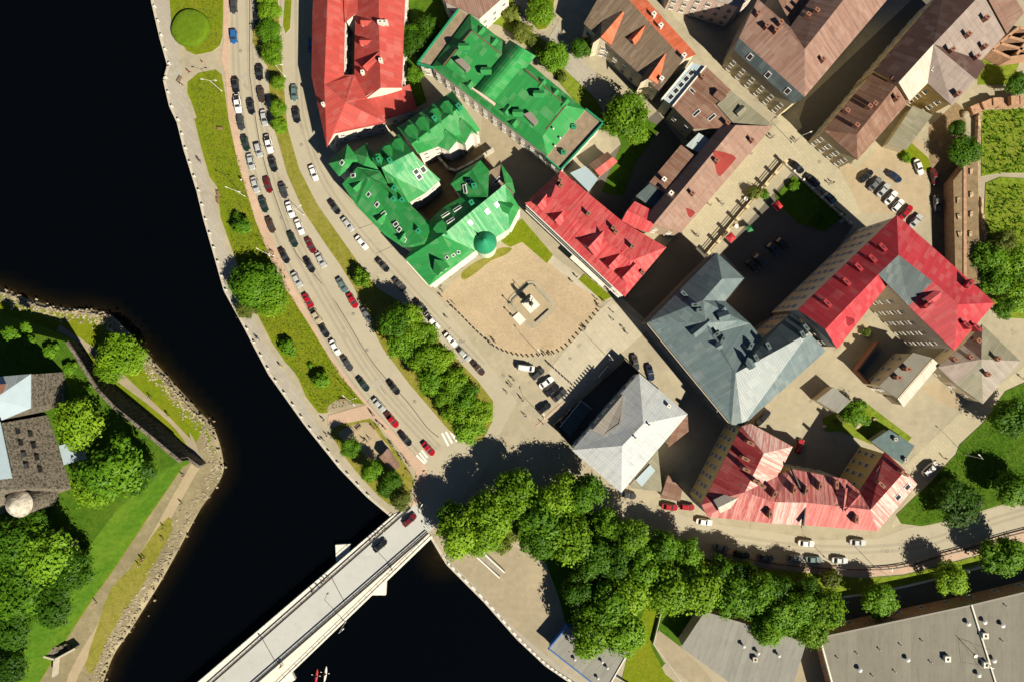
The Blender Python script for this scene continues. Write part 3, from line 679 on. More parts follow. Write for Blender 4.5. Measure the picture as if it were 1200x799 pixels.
class Building:
    def __init__(s, name, label, cat, at, base=0, group=None):
        s.base = base; s.root = empty(name, W(at[0], at[1], base), 0, label, cat, group); s.off = s.root.location.copy(); s.tris = []; s.nwin = 0; s.cand = []
    def vol(s, v, f, mat, wall, base=None, win=(1.15, 1.75, 2.9, 3.5), over=.35, th=.22, name='roof', wk='white', solid=True):
        """roof surface from photograph points (x, y, height); walls drop from its outline"""
        base = s.base if base is None else base
        vs = [W(*p) for p in v]; fs = []; fm = []; mats = [MAT[mat]]
        for q in f:
            mn = None
            if isinstance(q[-1], str): mn = q[-1]; q = q[:-1]
            q = list(q); p = [vs[i] for i in q]
            if area(p) < 0: q.reverse()
            fs.append(q)
            if mn:
                if MAT[mn] not in mats: mats.append(MAT[mn])
                fm.append(mats.index(MAT[mn]))
            else: fm.append(0)
        loops = boundary(fs)
        n = len(vs); uv = roof_uv(vs, fs)
        V = vs + [p - Vector((0, 0, th)) for p in vs]; F = [tuple(q) for q in fs] + [tuple(n + i for i in reversed(q)) for q in fs]
        FM = fm + fm; UV = uv + [list(reversed(u)) for u in uv]
        for lp in loops:
            for a, c in zip(lp, lp[1:] + lp[:1]):
                F.append((a, n + a, n + c, c)); FM.append(fm[0]); UV.append([(.3, 0), (.3, .2), (.3, .2), (.3, 0)])
        mesh_obj(name, [p - s.off for p in V], F, mats, s.root, FM, False, UV)
        for q in fs:
            p = [vs[i] for i in q]
            for t in tess(p) if len(p) > 3 else [(0, 1, 2)]: s.tris.append(tuple(p[i] for i in t))
        if not wall: return
        wb = MB()
        for lp in loops:
            m = len(lp); ins = []
            for i in range(m):
                p0, p1, p2 = vs[lp[i - 1]], vs[lp[i]], vs[lp[(i + 1) % m]]
                d0 = Vector((p1.x - p0.x, p1.y - p0.y, 0)).normalized(); d1 = Vector((p2.x - p1.x, p2.y - p1.y, 0)).normalized()
                n0, n1 = Vector((-d0.y, d0.x, 0)), Vector((-d1.y, d1.x, 0)); bs = n0 + n1
                k = over / max(.35, 1 + n0.dot(n1))
                ins.append(p1 + bs * k)
            for i in range(m):
                a, c = ins[i], ins[(i + 1) % m]
                wb.add([Vector((a.x, a.y, base - .3)), Vector((c.x, c.y, base - .3)), Vector((c.x, c.y, c.z - .1)), Vector((a.x, a.y, a.z - .1))], [(0, 1, 2, 3)])
                d = Vector((c.x - a.x, c.y - a.y, 0)); L = d.length
                if win and L > 3:
                    d.normalize(); nrm = Vector((d.y, -d.x, 0)); w, h, sp, fl = win
                    top = min(a.z, c.z) - .5; nf = max(1, int((top - base - .4) / fl)); ns = max(1, int((L - .8) / sp))
                    if top - base < 2.4: continue
                    for k in range(nf):
                        zc = base + 1.9 + k * fl
                        if zc + h / 2 > top: break
                        for j in range(ns):
                            t = (j + .5) / ns; p = a + d * (L * t); p.z = zc
                            see = nrm.dot((CAMP - p).normalized())
                            s.cand.append((see, p - s.off + nrm * .02, math.atan2(d.y, d.x), w, h, wk))
        wb.build('wall', MAT[wall], s.root, False, s.off)
    def finish(s, most=60):
        s.cand.sort(key=lambda c: -c[0])
        for c in s.cand[:most]:
            if c[0] > -.4: add_window(s.root, c[1], c[2], c[3], c[4], c[5])
    def hit(s, px, py):
        d = (W(px, py) - CAMP).normalized(); best = None
        for t in s.tris:
            h = intersect_ray_tri(t[0], t[1], t[2], d, CAMP, True)
            if h and (h - CAMP).dot(d) > 0 and (best is None or h.z > best[0].z):
                n = (t[1] - t[0]).cross(t[2] - t[0]).normalized()
                best = (h, n if n.z > 0 else -n)
        if best is None: print('MISS', s.root['label'][:30], px, py)
        return best or (W(px, py, 8), Vector((0, 0, 1)))
    def chimney(s, *pts, size=(.9, .9), h=1.6, mat='brick', ang=None):
        for px, py in pts:
            p, n = s.hit(px, py); a = math.atan2(n.y, n.x) if ang is None else ang
            b = MB(); b.box((0, 0, h / 2 - .6), (size[0], size[1], h + 1.2)); c = b.build('chimney', MAT[mat], s.root); c.location = p - s.off; c.rotation_euler = (0, 0, a)
            b = MB(); b.box((0, 0, h + .06), (size[0] + .12, size[1] + .12, .12)); b.box((0, 0, h + .16), (size[0] * .35, size[1] * .4, .08), 0, 1)
            b.build('cap', [MAT[mat], MAT['dark_void']], c)
    def skylight(s, *pts, w=.9, l=1.3):
        for px, py in pts:
            p, n = s.hit(px, py); z = n; x = Vector((0, 0, 1)).cross(n)
            if x.length < .05: x = Vector((.7, .7, 0))
            x.normalize(); y = z.cross(x); M = Matrix((x, y, z)).transposed()
            b = MB(); b.box((0, 0, .04), (w * .8, l * .84, .2)); o = b.build('skylight', MAT['glass'], s.root); o.location = p - s.off; o.rotation_euler = M.to_euler()
            b = MB()
            for sx in (-1, 1): b.box((sx * w / 2, 0, .06), (.12, l + .1, .26)); b.box((0, sx * l / 2, .06), (w - .13, .12, .26))
            b.build('frame', MAT['white_metal'], o)
    def dormer(s, *pts, w=2.0, h=1.5, rise=.9, mat='roof_green', wall='wall_white', ang=None):
        """small gabled dormer standing at the roof point, ridge running back into the slope"""
        for px, py in pts:
            p, n = s.hit(px, py); a = math.atan2(n.y, n.x) if ang is None else ang
            sl = math.hypot(n.x, n.y) / max(.2, n.z); sl = max(sl, .25)
            dep = min((h + rise) / sl + .6, 5.5 if sl > .3 else 2.6); dw = min(h / sl + .3, 5 if sl > .3 else 2.4)
            hw = w / 2; v = [(.25, -hw - .15, h - .1), (.25, 0, h + rise), (.25, hw + .15, h - .1), (-dw, -hw - .15, h - .1), (-dep, 0, h + rise), (-dw, hw + .15, h - .1)]
            fs = [(0, 3, 4, 1), (1, 4, 5, 2)]; vv = [Vector(q) for q in v]
            o = mesh_obj('dormer', vv + [q - Vector((0, 0, .14)) for q in vv], [(1, 4, 3, 0), (2, 5, 4, 1), (6, 9, 10, 7), (7, 10, 11, 8), (0, 6, 7, 1), (1, 7, 8, 2), (3, 9, 6, 0), (2, 8, 11, 5)], MAT[mat], s.root, None, False,
                         roof_uv(vv, [(1, 4, 3, 0), (2, 5, 4, 1)]) + [[(.3, 0)] * 4] * 6)
            o.location = p - s.off; o.rotation_euler = (0, 0, a)
            b = MB(); b.add([(0, -hw, -.5), (0, hw, -.5), (0, hw, h - .12), (0, 0, h + rise - .16), (0, -hw, h - .12)], [(0, 1, 2, 3, 4)])
            b.add([(0, -hw, -.5), (0, -hw, h - .12), (-dw, -hw, h - .12), (-dw, -hw, h - .4)], [(0, 1, 2, 3)]); b.add([(0, hw, -.5), (-dw, hw, h - .4), (-dw, hw, h - .12), (0, hw, h - .12)], [(0, 1, 2, 3)])
            b.build('dormer_wall', MAT[wall], o)
            b = MB(); b.box((.02, 0, h * .5), (.06, min(.9, w * .5), h * .75)); b.build('pane', MAT['glass'], o)
    def vent(s, *pts, r=.18, h=.9):
        for px, py in pts:
            p, n = s.hit(px, py); b = MB(); b.tube((0, 0, -.3), (0, 0, h), r, r, 8); b.lathe((0, 0, h), [(r * 1.9, .1), (r * 1.9, .18), (r * .3, .38)], 8)
            o = b.build('vent', MAT['steel'], s.root); o.location = p - s.off
    def box(s, name, px, z0, z1, mat):
        b = MB(); b.prism([W(x, y, z1) for x, y in px], z0, z1); return b.build(name, MAT[mat], s.root, False, s.off)
    def parapet(s, px, z, mat, h=.7, th=.35):
        b = MB(); P = [W(x, y, z + h) for x, y in px]
        for a, c in zip(P, P[1:]): d = c - a; m = (a + c) / 2; b.box((m.x, m.y, z + h / 2 - .2), (d.length + th, th, h + .4), math.atan2(d.y, d.x))
        b.build('parapet', MAT[mat], s.root, False, s.off)

# red sheet-metal block beside the upper road
B = Building('apartment_block', 'long coral red metal roofed block around a narrow courtyard beside the upper road', 'building', (420, 70))
B.vol([(369, -40, 8), (366, 17, 8), (365, 90, 8), (383, 173, 8), (391, 157, 9.2), (453, 144, 8), (430, 115, 8), (385, -40, 12), (384, 20, 12), (380, 99, 12), (405, 120, 12), (403, 88, 8), (415, 88, 8), (404, 26, 8), (403, -40, 8), (417, -40, 8), (444, -40, 12.5), (444, 28, 12.5), (446, 103, 12.5), (476, -40, 8), (471, 103, 8)],
      [(0, 1, 2, 9, 8, 7), (2, 3, 4, 10, 9), (4, 5, 6, 10), (9, 10, 6, 12, 11), (7, 8, 9, 11, 13, 14), (15, 12, 6, 18, 17, 16), (16, 17, 18, 20, 19)], 'roof_coral', 'wall_white')
B.vol([(404, 27, 8.5), (419, 14, 9), (419, -40, 9), (401, -40, 9)], [(0, 1, 2, 3)], 'roof_coral', 'wall_white', win=None)
B.vol([(431, 117, 6.5), (480, 99, 5.5), (489, 128, 5.5), (450, 141, 6.5)], [(0, 1, 2, 3)], 'roof_coral', 'wall_white')
B.dormer((425, 28), (424, 51), w=1.6, h=1.0, rise=.8, mat='roof_coral')
B.chimney((447, 29), (452, 29), size=(1.4, .7), mat='pale' if 0 else 'concrete_pale')
B.chimney((380, 124), size=(.7, .7), h=1.3, mat='wall_white'); B.chimney((447, 73), (426, 87), size=(.8, .8), h=1.4, mat='wall_white')
B.vol([(425, 78, 12), (444, 61, 12.6), (446, 68, 12.4), (430, 84, 10.5)], [(0, 1, 2, 3)], 'roof_coral', None)
B.finish(50)

# big green block with vault
B = Building('apartment_block', 'long bright green metal roofed block with a barrel vault across its middle', 'building', (595, 105))
B.vol([(506, 78, 9), (551, 17, 9), (686, 129, 9), (641, 183, 9), (522, 77, 11.6), (553, 36, 11.6), (664, 124, 11.6), (636, 160, 11.6)], [(0, 1, 5, 4), (1, 2, 6, 5), (2, 3, 7, 6), (3, 0, 4, 7), (4, 5, 6, 7)], 'roof_green', 'wall_white', over=.05)
B.vol([(489, 74, 8.3), (540, 7, 8.3), (552, 17, 8.3), (506, 78, 8.3)], [(0, 1, 2, 3)], 'roof_terrace', 'wall_white')
B.vol([(686, 128, 8.3), (707, 144, 8.3), (657, 199, 8.3), (640, 184, 8.3)], [(0, 1, 2, 3)], 'roof_terrace', 'wall_white')
B.parapet([(552, 17), (540, 7), (489, 74), (507, 79)], 8.3, 'green_paint', .8); B.parapet([(687, 128), (707, 144), (657, 199), (640, 184)], 8.3, 'green_paint', .8)
nseg = 10; va = []; 
for k in range(nseg + 1):
    t = k / nseg; zz = 10.2 + 3.6 * math.sin(math.pi * t)
    va += [(597 + 31 * t, 47 + 19 * t, zz), (551 + 32 * t, 101 + 20 * t, zz)]
vs = [W(x, y, z) for x, y, z in va]
uvv = []; fv = []
for k in range(nseg):
    fv.append((2 * k, 2 * k + 1, 2 * k + 3, 2 * k + 2)); uvv.append([(0, k), (14, k), (14, k + .9), (0, k + .9)])
fv += [tuple(range(0, 2 * nseg + 2, 2)), tuple(reversed(range(1, 2 * nseg + 2, 2)))]; uvv += [[(.3, 0)] * (nseg + 1)] * 2
mesh_obj('vault', [p - B.off for p in vs], fv, MAT['roof_green'], B.root, None, False, uvv)
B.box('pediment', [(550, 102), (554, 98), (583, 119), (579, 124)], 6, 11.3, 'wall_pinkwhite')
B.box('lift_house', [(533, 71), (541, 68), (551, 78), (546, 83)], 9, 13.4, 'roof_palegrey'); B.box('lift_house', [(613, 134), (622, 131), (631, 142), (626, 147)], 9, 13.2, 'roof_palegrey')
B.parapet([(520, 76), (553, 36), (586, 63)], 11.5, 'roof_brown', .25, .25); B.parapet([(616, 82), (663, 124), (640, 152)], 11.5, 'roof_brown', .25, .25)
B.dormer((566, 36), (581, 49), (637, 97), (652, 108), (664, 119), w=1.3, h=1.0, rise=.5, wall='green_paint')
B.dormer((575, 86), (636, 113), (612, 135), (549, 58), w=1.6, h=1.6, rise=.5, wall='green_paint'); B.chimney((660, 180), (672, 150), size=(1.2, .9), h=1.3, mat='green_paint')
B.dormer((549, 103), (601, 148), (592, 134), w=1.6, h=1.0, rise=.6); B.vent((648, 152), (656, 163), (650, 172))
B.finish(70)

# green complex with courtyard
B = Building('corner_building', 'green roofed courtyard complex with a domed corner turret facing the cobbled square', 'building', (500, 230))
wm = 'wall_mint'
B.vol([(465, 150, 12), (530, 107, 12), (482, 169, 16.2), (542, 123, 16.2), (490, 181, 12), (563, 153, 12)], [(0, 1, 3, 2), (2, 3, 5, 4)], 'roof_green', 'wall_white')
B.vol([(522, 152, 15.2), (535, 166, 14.4), (526, 177, 11.6), (545, 171, 11.6), (509, 170, 12.3), (534, 157, 12.8)], [(0, 1, 2, 4), (0, 1, 3, 5)], 'roof_green', 'wall_white', win=(1.0, 1.5, 2.0, 3.4))
B.vol([(540, 139, 15.2), (553, 154, 14.4), (545, 168, 11.6), (561, 159, 11.6), (528, 157, 12.3), (552, 145, 12.8)], [(0, 1, 2, 4), (0, 1, 3, 5)], 'roof_green', 'wall_white', win=(1.0, 1.5, 2.0, 3.4))
B.vol([(430, 184, 12), (467, 157, 12), (447, 197, 16.6), (484, 178, 16.6), (490, 187, 15.6), (462, 208, 15.6), (516, 211, 12), (499, 226, 12), (479, 238, 12), (455, 216, 13)], [(0, 1, 3, 2), (2, 3, 4, 5, 'roof_green_fade'), (5, 4, 6, 7, 'roof_green_fade'), (5, 7, 8), (2, 5, 8, 9)], 'roof_green', 'wall_white')
B.vol([(401, 216, 12), (418, 242, 12), (450, 275, 12), (472, 290, 12), (419, 196, 14.6), (432, 208, 16.2), (497, 283, 16.2), (447, 201, 12.4), (463, 222, 12), (507, 266, 12), (499, 290, 12)], [(0, 1, 2, 3, 6, 5, 4), (4, 5, 8, 7), (5, 6, 9, 8), (3, 10, 6), (10, 9, 6)], 'roof_green', wm)
B.vol([(385, 192, 11.5), (407, 169, 11.5), (421, 188, 11.5), (397, 207, 11.5), (404, 187, 14.4)], [(0, 1, 4), (1, 2, 4), (2, 3, 4), (3, 0, 4)], 'roof_green', wm)
B.vol([(412, 180, 11), (430, 168, 11), (447, 201, 11.8), (424, 200, 11.8), (430, 184, 13.4)], [(0, 1, 4), (1, 2, 4), (2, 3, 4), (3, 0, 4)], 'roof_green', 'wall_white', win=None)
B.vol([(475, 304, 12), (503, 335, 12), (557, 294, 12), (597, 268, 12), (609, 244, 12), (518, 276, 16.8), (592, 216, 16.8), (503, 259, 12), (520, 243, 12), (541, 231, 12.6), (572, 232, 15.4), (529, 297, 15.4)],
      [(5, 2, 3, 6, 'roof_green_fade'), (3, 4, 6), (7, 0, 1, 11, 5, 'roof_green'), (1, 2, 5, 11), (5, 6, 10, 9, 8, 7)], 'roof_green', wm)
B.vol([(528, 216, 12), (535, 204, 12), (563, 188, 12), (573, 200, 12.4), (572, 232, 16.6), (541, 231, 12), (553, 199, 15.2)], [(0, 6, 4, 5), (6, 2, 3, 4), (0, 1, 2, 6)], 'roof_green', 'wall_white')
B.vol([(573, 201, 12), (587, 193, 12), (591, 216, 12.2), (573, 231, 12.2)], [(0, 1, 2, 3)], 'roof_terrace', 'wall_white', win=None)
B.vol([(587, 192, 12), (600, 210, 12), (604, 227, 12), (592, 216, 14.2)], [(0, 1, 3), (1, 2, 3)], 'roof_green', 'wall_white', win=None)
B.dormer((443, 185), (453, 176), (465, 168), w=2.6, h=1.0, rise=1.5); B.dormer((480, 152), (493, 143), (508, 133), (522, 124), w=2.6, h=1.0, rise=1.5)
B.dormer((416, 222), (444, 260), (470, 282), w=1.8, h=.7, rise=1.0)
B.dormer((520, 318), w=3.6, h=1.6, rise=1.9); B.dormer((598, 246), w=2.6, h=1.0, rise=1.4); B.dormer((514, 265), w=3, h=.9, rise=1.6)
B.skylight((401, 191), (414, 206), (432, 228), (442, 240), (450, 251), (464, 263), (468, 269), (474, 281)); B.skylight((522, 252), (536, 245), (528, 259), (545, 222), (583, 212), w=2.2, l=.8)
B.skylight((488, 202), (496, 199), (491, 207), w=1.3, l=1.5); B.skylight((571, 248), (582, 240), (551, 261), (549, 213))
B.chimney((445, 189), (458, 190), (463, 222), (462, 235), (472, 236), (491, 272), (556, 219), (553, 239), (538, 127), (510, 141), size=(1.2, 1.0), h=1.6, mat='green_paint')
B.skylight((524, 302), (531, 299), (537, 296), w=.8, l=.8)
b = MB(); c = W(568, 284, 12); b.lathe((c.x, c.y, 0), [(2.75, 0), (2.75, 12.2)], 20); b.build('turret', MAT[wm], B.root, False, B.off)
b = MB(); b.lathe((c.x, c.y, 12.2), [(3.15, 0), (3.1, .25), (2.7, 1.3), (1.9, 2.5), (1.0, 3.3), (.35, 3.9), (.12, 4.9), (.02, 6.2)], 24); b.build('dome', MAT['green_paint'], B.root, True, B.off)
for z in (3.8, 7.6, 11.4):
    for a, c in (((503, 335, 12), (557, 294, 12)), ((597, 268, 12), (610, 244, 12)), ((475, 304, 12), (503, 335, 12))):
        p, q = W(*a), W(*c); d = q - p; m = (p + q) / 2; b = MB(); b.box((m.x, m.y, z), (d.length - .9, .5, .35), math.atan2(d.y, d.x)); b.build('cornice', MAT['wall_white'], B.root, False, B.off)
B.finish(95)

b = MB(); P_ = [W(x, y, 1.5) for x, y in ((513, 184), (520, 192), (526, 199), (535, 201), (545, 196), (556, 190), (570, 181), (578, 176))]
for p, q in zip(P_, P_[1:]): dd = q - p; b.box(((p.x + q.x) / 2, (p.y + q.y) / 2, 1.4), (dd.length + .3, .6, 2.8), math.atan2(dd.y, dd.x))
b.build('terrace_wall', MAT['concrete'], B.root, False, B.off)
# red house on the square
B = Building('town_house', 'crimson roofed town house with pointed dormers along the upper right side of the square', 'building', (695, 270))
B.vol([(615, 238, 12), (657, 200, 12), (731, 261, 12), (781, 290, 12), (732, 348, 12), (646, 231, 16.5), (739, 306, 16.5)], [(1, 2, 6, 5), (0, 5, 1), (0, 4, 6, 5), (2, 3, 6), (3, 4, 6)], 'roof_rose', 'wall_stone', win=(1.2, 1.9, 2.3, 3.6))
B.vol([(727, 262, 10), (744, 236, 10), (774, 252, 10), (760, 273, 10), (735, 247, 11.2), (767, 262, 11.2)], [(0, 1, 4), (1, 2, 5, 4), (2, 3, 5), (3, 0, 4, 5)], 'roof_rose', 'wall_stone')
B.dormer((630, 243), (650, 260), (712, 313), (728, 326), w=3.2, h=1.4, rise=1.5, mat='roof_rose', wall='wall_stone'); B.dormer((688, 292), w=5.5, h=1.2, rise=3.0, mat='roof_rose', wall='wall_stone')
B.chimney((656, 213), (657, 219), (689, 252), (718, 268), (721, 273), (740, 290), (752, 320), size=(1, .8), h=1.5, mat='brick')
for z, k in ((4, .3), (7.8, .25), (11.3, .5)):
    p, q = W(615, 238, 12), W(732, 348, 12); d = q - p; m = (p + q) / 2; b = MB(); b.box((m.x + .15, m.y + .1, z), (d.length - 1, k + .3, .3), math.atan2(d.y, d.x)); b.build('cornice', MAT['concrete_pale'], B.root, False, B.off)
p, q = W(690, 307, 12), W(700, 316, 12); d = q - p; m = (p + q) / 2; nrm = Vector((d.y, -d.x, 0)).normalized()
if nrm.y > 0: nrm = -nrm
b = MB()
for t in (-1.5, -.75, .75, 1.5): c = m + nrm * .9 + d * t; b.tube((c.x, c.y, 0), (c.x, c.y, 3.6), .22, .18, 10)
c = m + nrm * .7; b.box((c.x, c.y, 3.8), (d.length * 4, 1.4, .4), math.atan2(d.y, d.x)); b.build('portico', MAT['concrete_pale'], B.root, False, B.off)
B.finish(80)

# rows behind the square
B = Building('terrace_house', 'old house with orange and brown tiled roof and two cream gabled wings at top', 'building', (750, 55))
B.vol([(735, -25, 9), (816, 64, 9), (714, -25, 13), (801, 70, 13), (772, 107, 9), (684, 28, 9)], [(2, 3, 1, 0, 'roof_orange'), (2, 3, 4, 5)], 'roof_oldtile', 'wall_cream')
B.vol([(730, 14, 12.4), (704, 44, 12.2), (693, 52, 9.4), (716, 53, 9.4), (742, 24, 9.6), (706, 18, 9.6)], [(0, 1, 2, 5), (0, 4, 3, 1, 'roof_orange')], 'roof_oldtile', 'wall_cream')
B.vol([(783, 58, 12.4), (760, 92, 12.2), (749, 98, 9.4), (771, 99, 9.4), (796, 66, 9.6), (764, 66, 9.6)], [(0, 1, 2, 5), (0, 4, 3, 1, 'roof_orange')], 'roof_oldtile', 'wall_cream')
B.dormer((740, 50), w=2, h=.8, rise=1.2, mat='roof_orange'); B.chimney((800, 68), (765, 20), (773, 33), (774, 95), size=(1, .9), h=1.7, mat='concrete_pale')
B.finish(40)
B = Building('terrace_house', 'low white flat roofed link with glazed roof lights between two brown roofs', 'building', (800, 98))
B.vol([(777, 116, 9.5), (812, 74, 9.5), (826, 78, 9.5), (788, 124, 9.5)], [(0, 1, 2, 3)], 'roof_white', 'wall_cream', win=None); B.parapet([(789, 124), (827, 78)], 9.5, 'concrete_pale', .9); B.parapet([(776, 116), (811, 74)], 9.5, 'concrete_pale', .7)
B.skylight((786, 114), (792, 107), (798, 100), (804, 93), (810, 86), w=1.5, l=1.2); B.finish(10)
B = Building('terrace_house', 'brown sheet roofed house with grey green corner roof beside the narrow street', 'building', (845, 115))
B.vol([(788, 125, 10), (828, 79, 10), (857, 106, 10.3), (840, 122, 11), (864, 150, 11), (814, 151, 10)], [(0, 1, 2, 3, 4, 5)], 'roof_brown', 'wall_stone')
B.vol([(840, 123, 11.4), (857, 107, 10.4), (906, 147, 10), (864, 150, 11.4)], [(0, 1, 2, 3)], 'roof_khaki', 'wall_stone'); B.dormer((870, 128), w=1.5, h=.9, rise=.6, mat='roof_khaki'); B.dormer((838, 111), w=2, h=1.4, rise=.8, mat='roof_brown')
B.skylight((816, 133), (834, 138), (812, 108), w=.8, l=2.2); B.chimney((822, 92), (851, 146), size=(1, .9), mat='brick')
B.finish(40)
B = Building('terrace_house', 'long pinkish brown roofed row lining the pale promenade street above the pergola fence', 'building', (830, 215))
B.vol([(906, 148, 10), (798, 273, 10), (766, 263, 13), (862, 147, 13), (848, 144, 10.5), (757, 254, 10.5)], [(0, 1, 2, 3), (3, 2, 5, 4)], 'roof_pinkbrown', 'wall_pinkcream')
B.dormer((852, 196), w=6.0, h=.5, rise=2.0, mat='roof_coral'); B.dormer((811, 252), w=1.6, h=.4, rise=.7, mat='roof_coral'); B.chimney((810, 228), (838, 190), (879, 166), size=(1.1, .8), h=1.6, mat='brick')
B.vol([(804, 171, 9), (819, 156, 9), (842, 170, 9), (832, 187, 9)], [(0, 1, 2, 3)], 'roof_blue', 'wall_pinkcream', win=None)
B.vol([(761, 214, 9.6), (798, 170, 9.6), (825, 191, 10.3), (787, 232, 10.3)], [(0, 1, 2, 3)], 'roof_brown', 'wall_pinkcream'); B.chimney((777, 212), (785, 228), size=(1, 1), mat='concrete_pale')
B.vol([(745, 230, 8.5), (762, 215, 8.5), (785, 232, 8.5), (774, 251, 8.5)], [(0, 1, 2, 3)], 'roof_slate', 'wall_pinkcream', win=None)
B.finish(50)
B = Building('town_house', 'pale corner block with grey roof cut off by the top edge', 'building', (840, -10))
B.vol([(775, -45, 12), (790, -14, 12), (866, 9, 12), (892, -14, 12), (870, -60, 12), (830, -25, 13)], [(0, 1, 5), (1, 2, 5), (2, 3, 5), (3, 4, 5), (4, 0, 5)], 'roof_palegrey', 'wall_pinkwhite', win=(1.2, 1.8, 2.4, 3.3)); B.finish(30)
B = Building('town_house', 'white walled house behind the green vault block cut off by the top edge', 'building', (560, -10))
B.vol([(505, -40, 10), (521, 2, 10), (562, 22, 10), (598, -10, 10), (570, -60, 10)], [(0, 1, 2, 3, 4)], 'roof_tan', 'wall_white', win=(1.1, 1.7, 2.6, 3.2)); B.finish(30)

# brown angled block at the top
B = Building('town_house', 'angled block with rusty pink tin roof over a grey mansard band beside the dark street', 'building', (930, 40))
B.vol([(866, 45, 14), (943, 114, 14), (1050, -12, 14), (888, -1, 18), (943, 58, 18.3), (998, -12, 18.3), (926, 32, 14), (958, -12, 14), (860, 59, 11.2), (930, 122, 11.2)],
      [(0, 1, 4, 3), (1, 2, 5, 4), (4, 5, 7, 6), (3, 4, 6), (8, 9, 1, 0, 'roof_slate')], 'roof_tan', 'wall_paleochre', win=(1.2, 1.9, 2.8, 3.6))
B.vol([(928, 30, 12), (958, -12, 12), (905, -12, 12)], [(0, 1, 2)], 'roof_brown', 'wall_grey', win=None)
B.skylight((879, 67), (900, 88), (923, 107), w=1.2, l=1.6); B.chimney((897, 33), (908, 38), (913, 29), (887, 18), (962, 72), (955, 15), (945, 20), size=(1.1, .8), h=1.5, mat='brick')
B.finish(50)
# long brown-mauve block
B = Building('town_house', 'long block with dark mauve roof, pale cross wing and rusty brown lower end', 'building', (1070, 90))
B.vol([(965, 153, 10.5), (1024, 84, 10.5), (1005, 188, 10.5), (1066, 119, 10.5), (1004, 158, 14), (1053, 97, 14)], [(0, 1, 5, 4), (0, 4, 2), (4, 5, 3, 2)], 'roof_brown', 'wall_paleochre', win=(1.2, 1.9, 2.5, 3.4))
B.vol([(1024, 83, 12), (1107, -14, 12), (1053, 97, 16), (1094, 52, 16.5), (1151, -8, 16), (1066, 119, 12), (1087, 98, 12), (1115, 124, 12), (1144, 94, 15), (1155, 77, 12), (1150, 71, 12), (1178, 41, 12)],
      [(0, 1, 4, 3, 2), (2, 3, 6, 5, 'roof_cream'), (3, 6, 7, 8, 'roof_lilac'), (3, 8, 9, 10, 'roof_mauve'), (3, 10, 11, 4, 'roof_lilac')], 'roof_mauve', 'wall_ochre', win=(1.2, 1.6, 2.8, 3.4))
B.vol([(1153, -10, 12), (1180, 40, 11.5), (1200, 15, 11.5), (1174, -30, 12)], [(0, 1, 2, 3)], 'roof_pinkbrown', 'wall_ochre', win=None)
B.chimney((1112, 61), (1141, 69), (1150, 57), (1131, 43), (1152, 24), (1043, 96), (1016, 127), (1022, 124), (1001, 149), (990, 132), (1048, 117), (1119, 112), size=(1.1, .9), h=1.7, mat='brick'); B.skylight((1096, 81), w=1.3, l=1.3)
B.finish(60)
B = Building('shed', 'long low shed with khaki grey roof lying beside the mauve roofed block', 'shed', (1067, 150))
B.vol([(1040, 169, 4), (1070, 124, 4), (1093, 135, 4), (1062, 176, 4)], [(0, 1, 2, 3)], 'roof_khaki', 'wall_stone', win=None)
b = MB()
for t in (.25, .5, .75): p, q = W(1040 + 30 * t, 169 - 45 * t, 4.05), W(1062 + 31 * t, 176 - 41 * t, 4.05); d = q - p; b.box((p + q) / 2, (d.length - .4, .12, .1), math.atan2(d.y, d.x))
b.build('ridge_strip', MAT['roof_palegrey'], B.root, False, B.off)

# grey palace-like block
B = Building('corner_building', 'large slate grey metal roofed corner block right of the square with hipped wings', 'building', (860, 400))
B.vol([(759, 378, 12), (840, 296, 12), (872, 326, 12), (850, 353, 12), (879, 379, 12), (893, 396, 12.5), (930, 364, 12.3), (968, 411, 12.2), (870, 499, 12), (857, 497, 12), (846, 327, 15.6), (824, 352, 16), (827, 378, 16.2), (867, 375, 14.8), (862, 437, 16.8), (948, 390, 16.8), (838, 390, 14.2)],
      [(0, 1, 10, 11, 12), (1, 2, 10), (10, 2, 3, 11), (11, 3, 4, 13, 12), (13, 4, 16, 12), (4, 5, 14, 12, 16), (5, 6, 15, 14, 'roof_slate'), (14, 15, 7, 8), (0, 12, 14, 9), (9, 14, 8)], 'roof_grey', 'wall_pinkcream', win=(1.2, 1.8, 2.7, 3.5))
B.chimney((813, 358), (819, 364), (838, 392), (846, 397), (878, 405), (884, 419), (898, 405), (942, 384), (938, 392), (800, 345), size=(1.8, .8), h=1.5, mat='roof_grey')
B.dormer((811, 391), (846, 361), (851, 369), w=2, h=1.2, rise=.9, mat='roof_grey', wall='roof_slate'); B.dormer((880, 430), (843, 404), w=1.6, h=.9, rise=.6, mat='roof_grey', wall='roof_slate')
for z in (4, 7.6, 11.2):
    for a, c in (((759, 378, 12), (840, 296, 12)), ((759, 378, 12), (857, 497, 12))):
        p, q = W(*a), W(*c); d = q - p; m = (p + q) / 2; b = MB(); b.box((m.x, m.y, z), (d.length - .5, .6, .3), math.atan2(d.y, d.x)); b.build('cornice', MAT['wall_stone'], B.root, False, B.off)
B.finish(90)

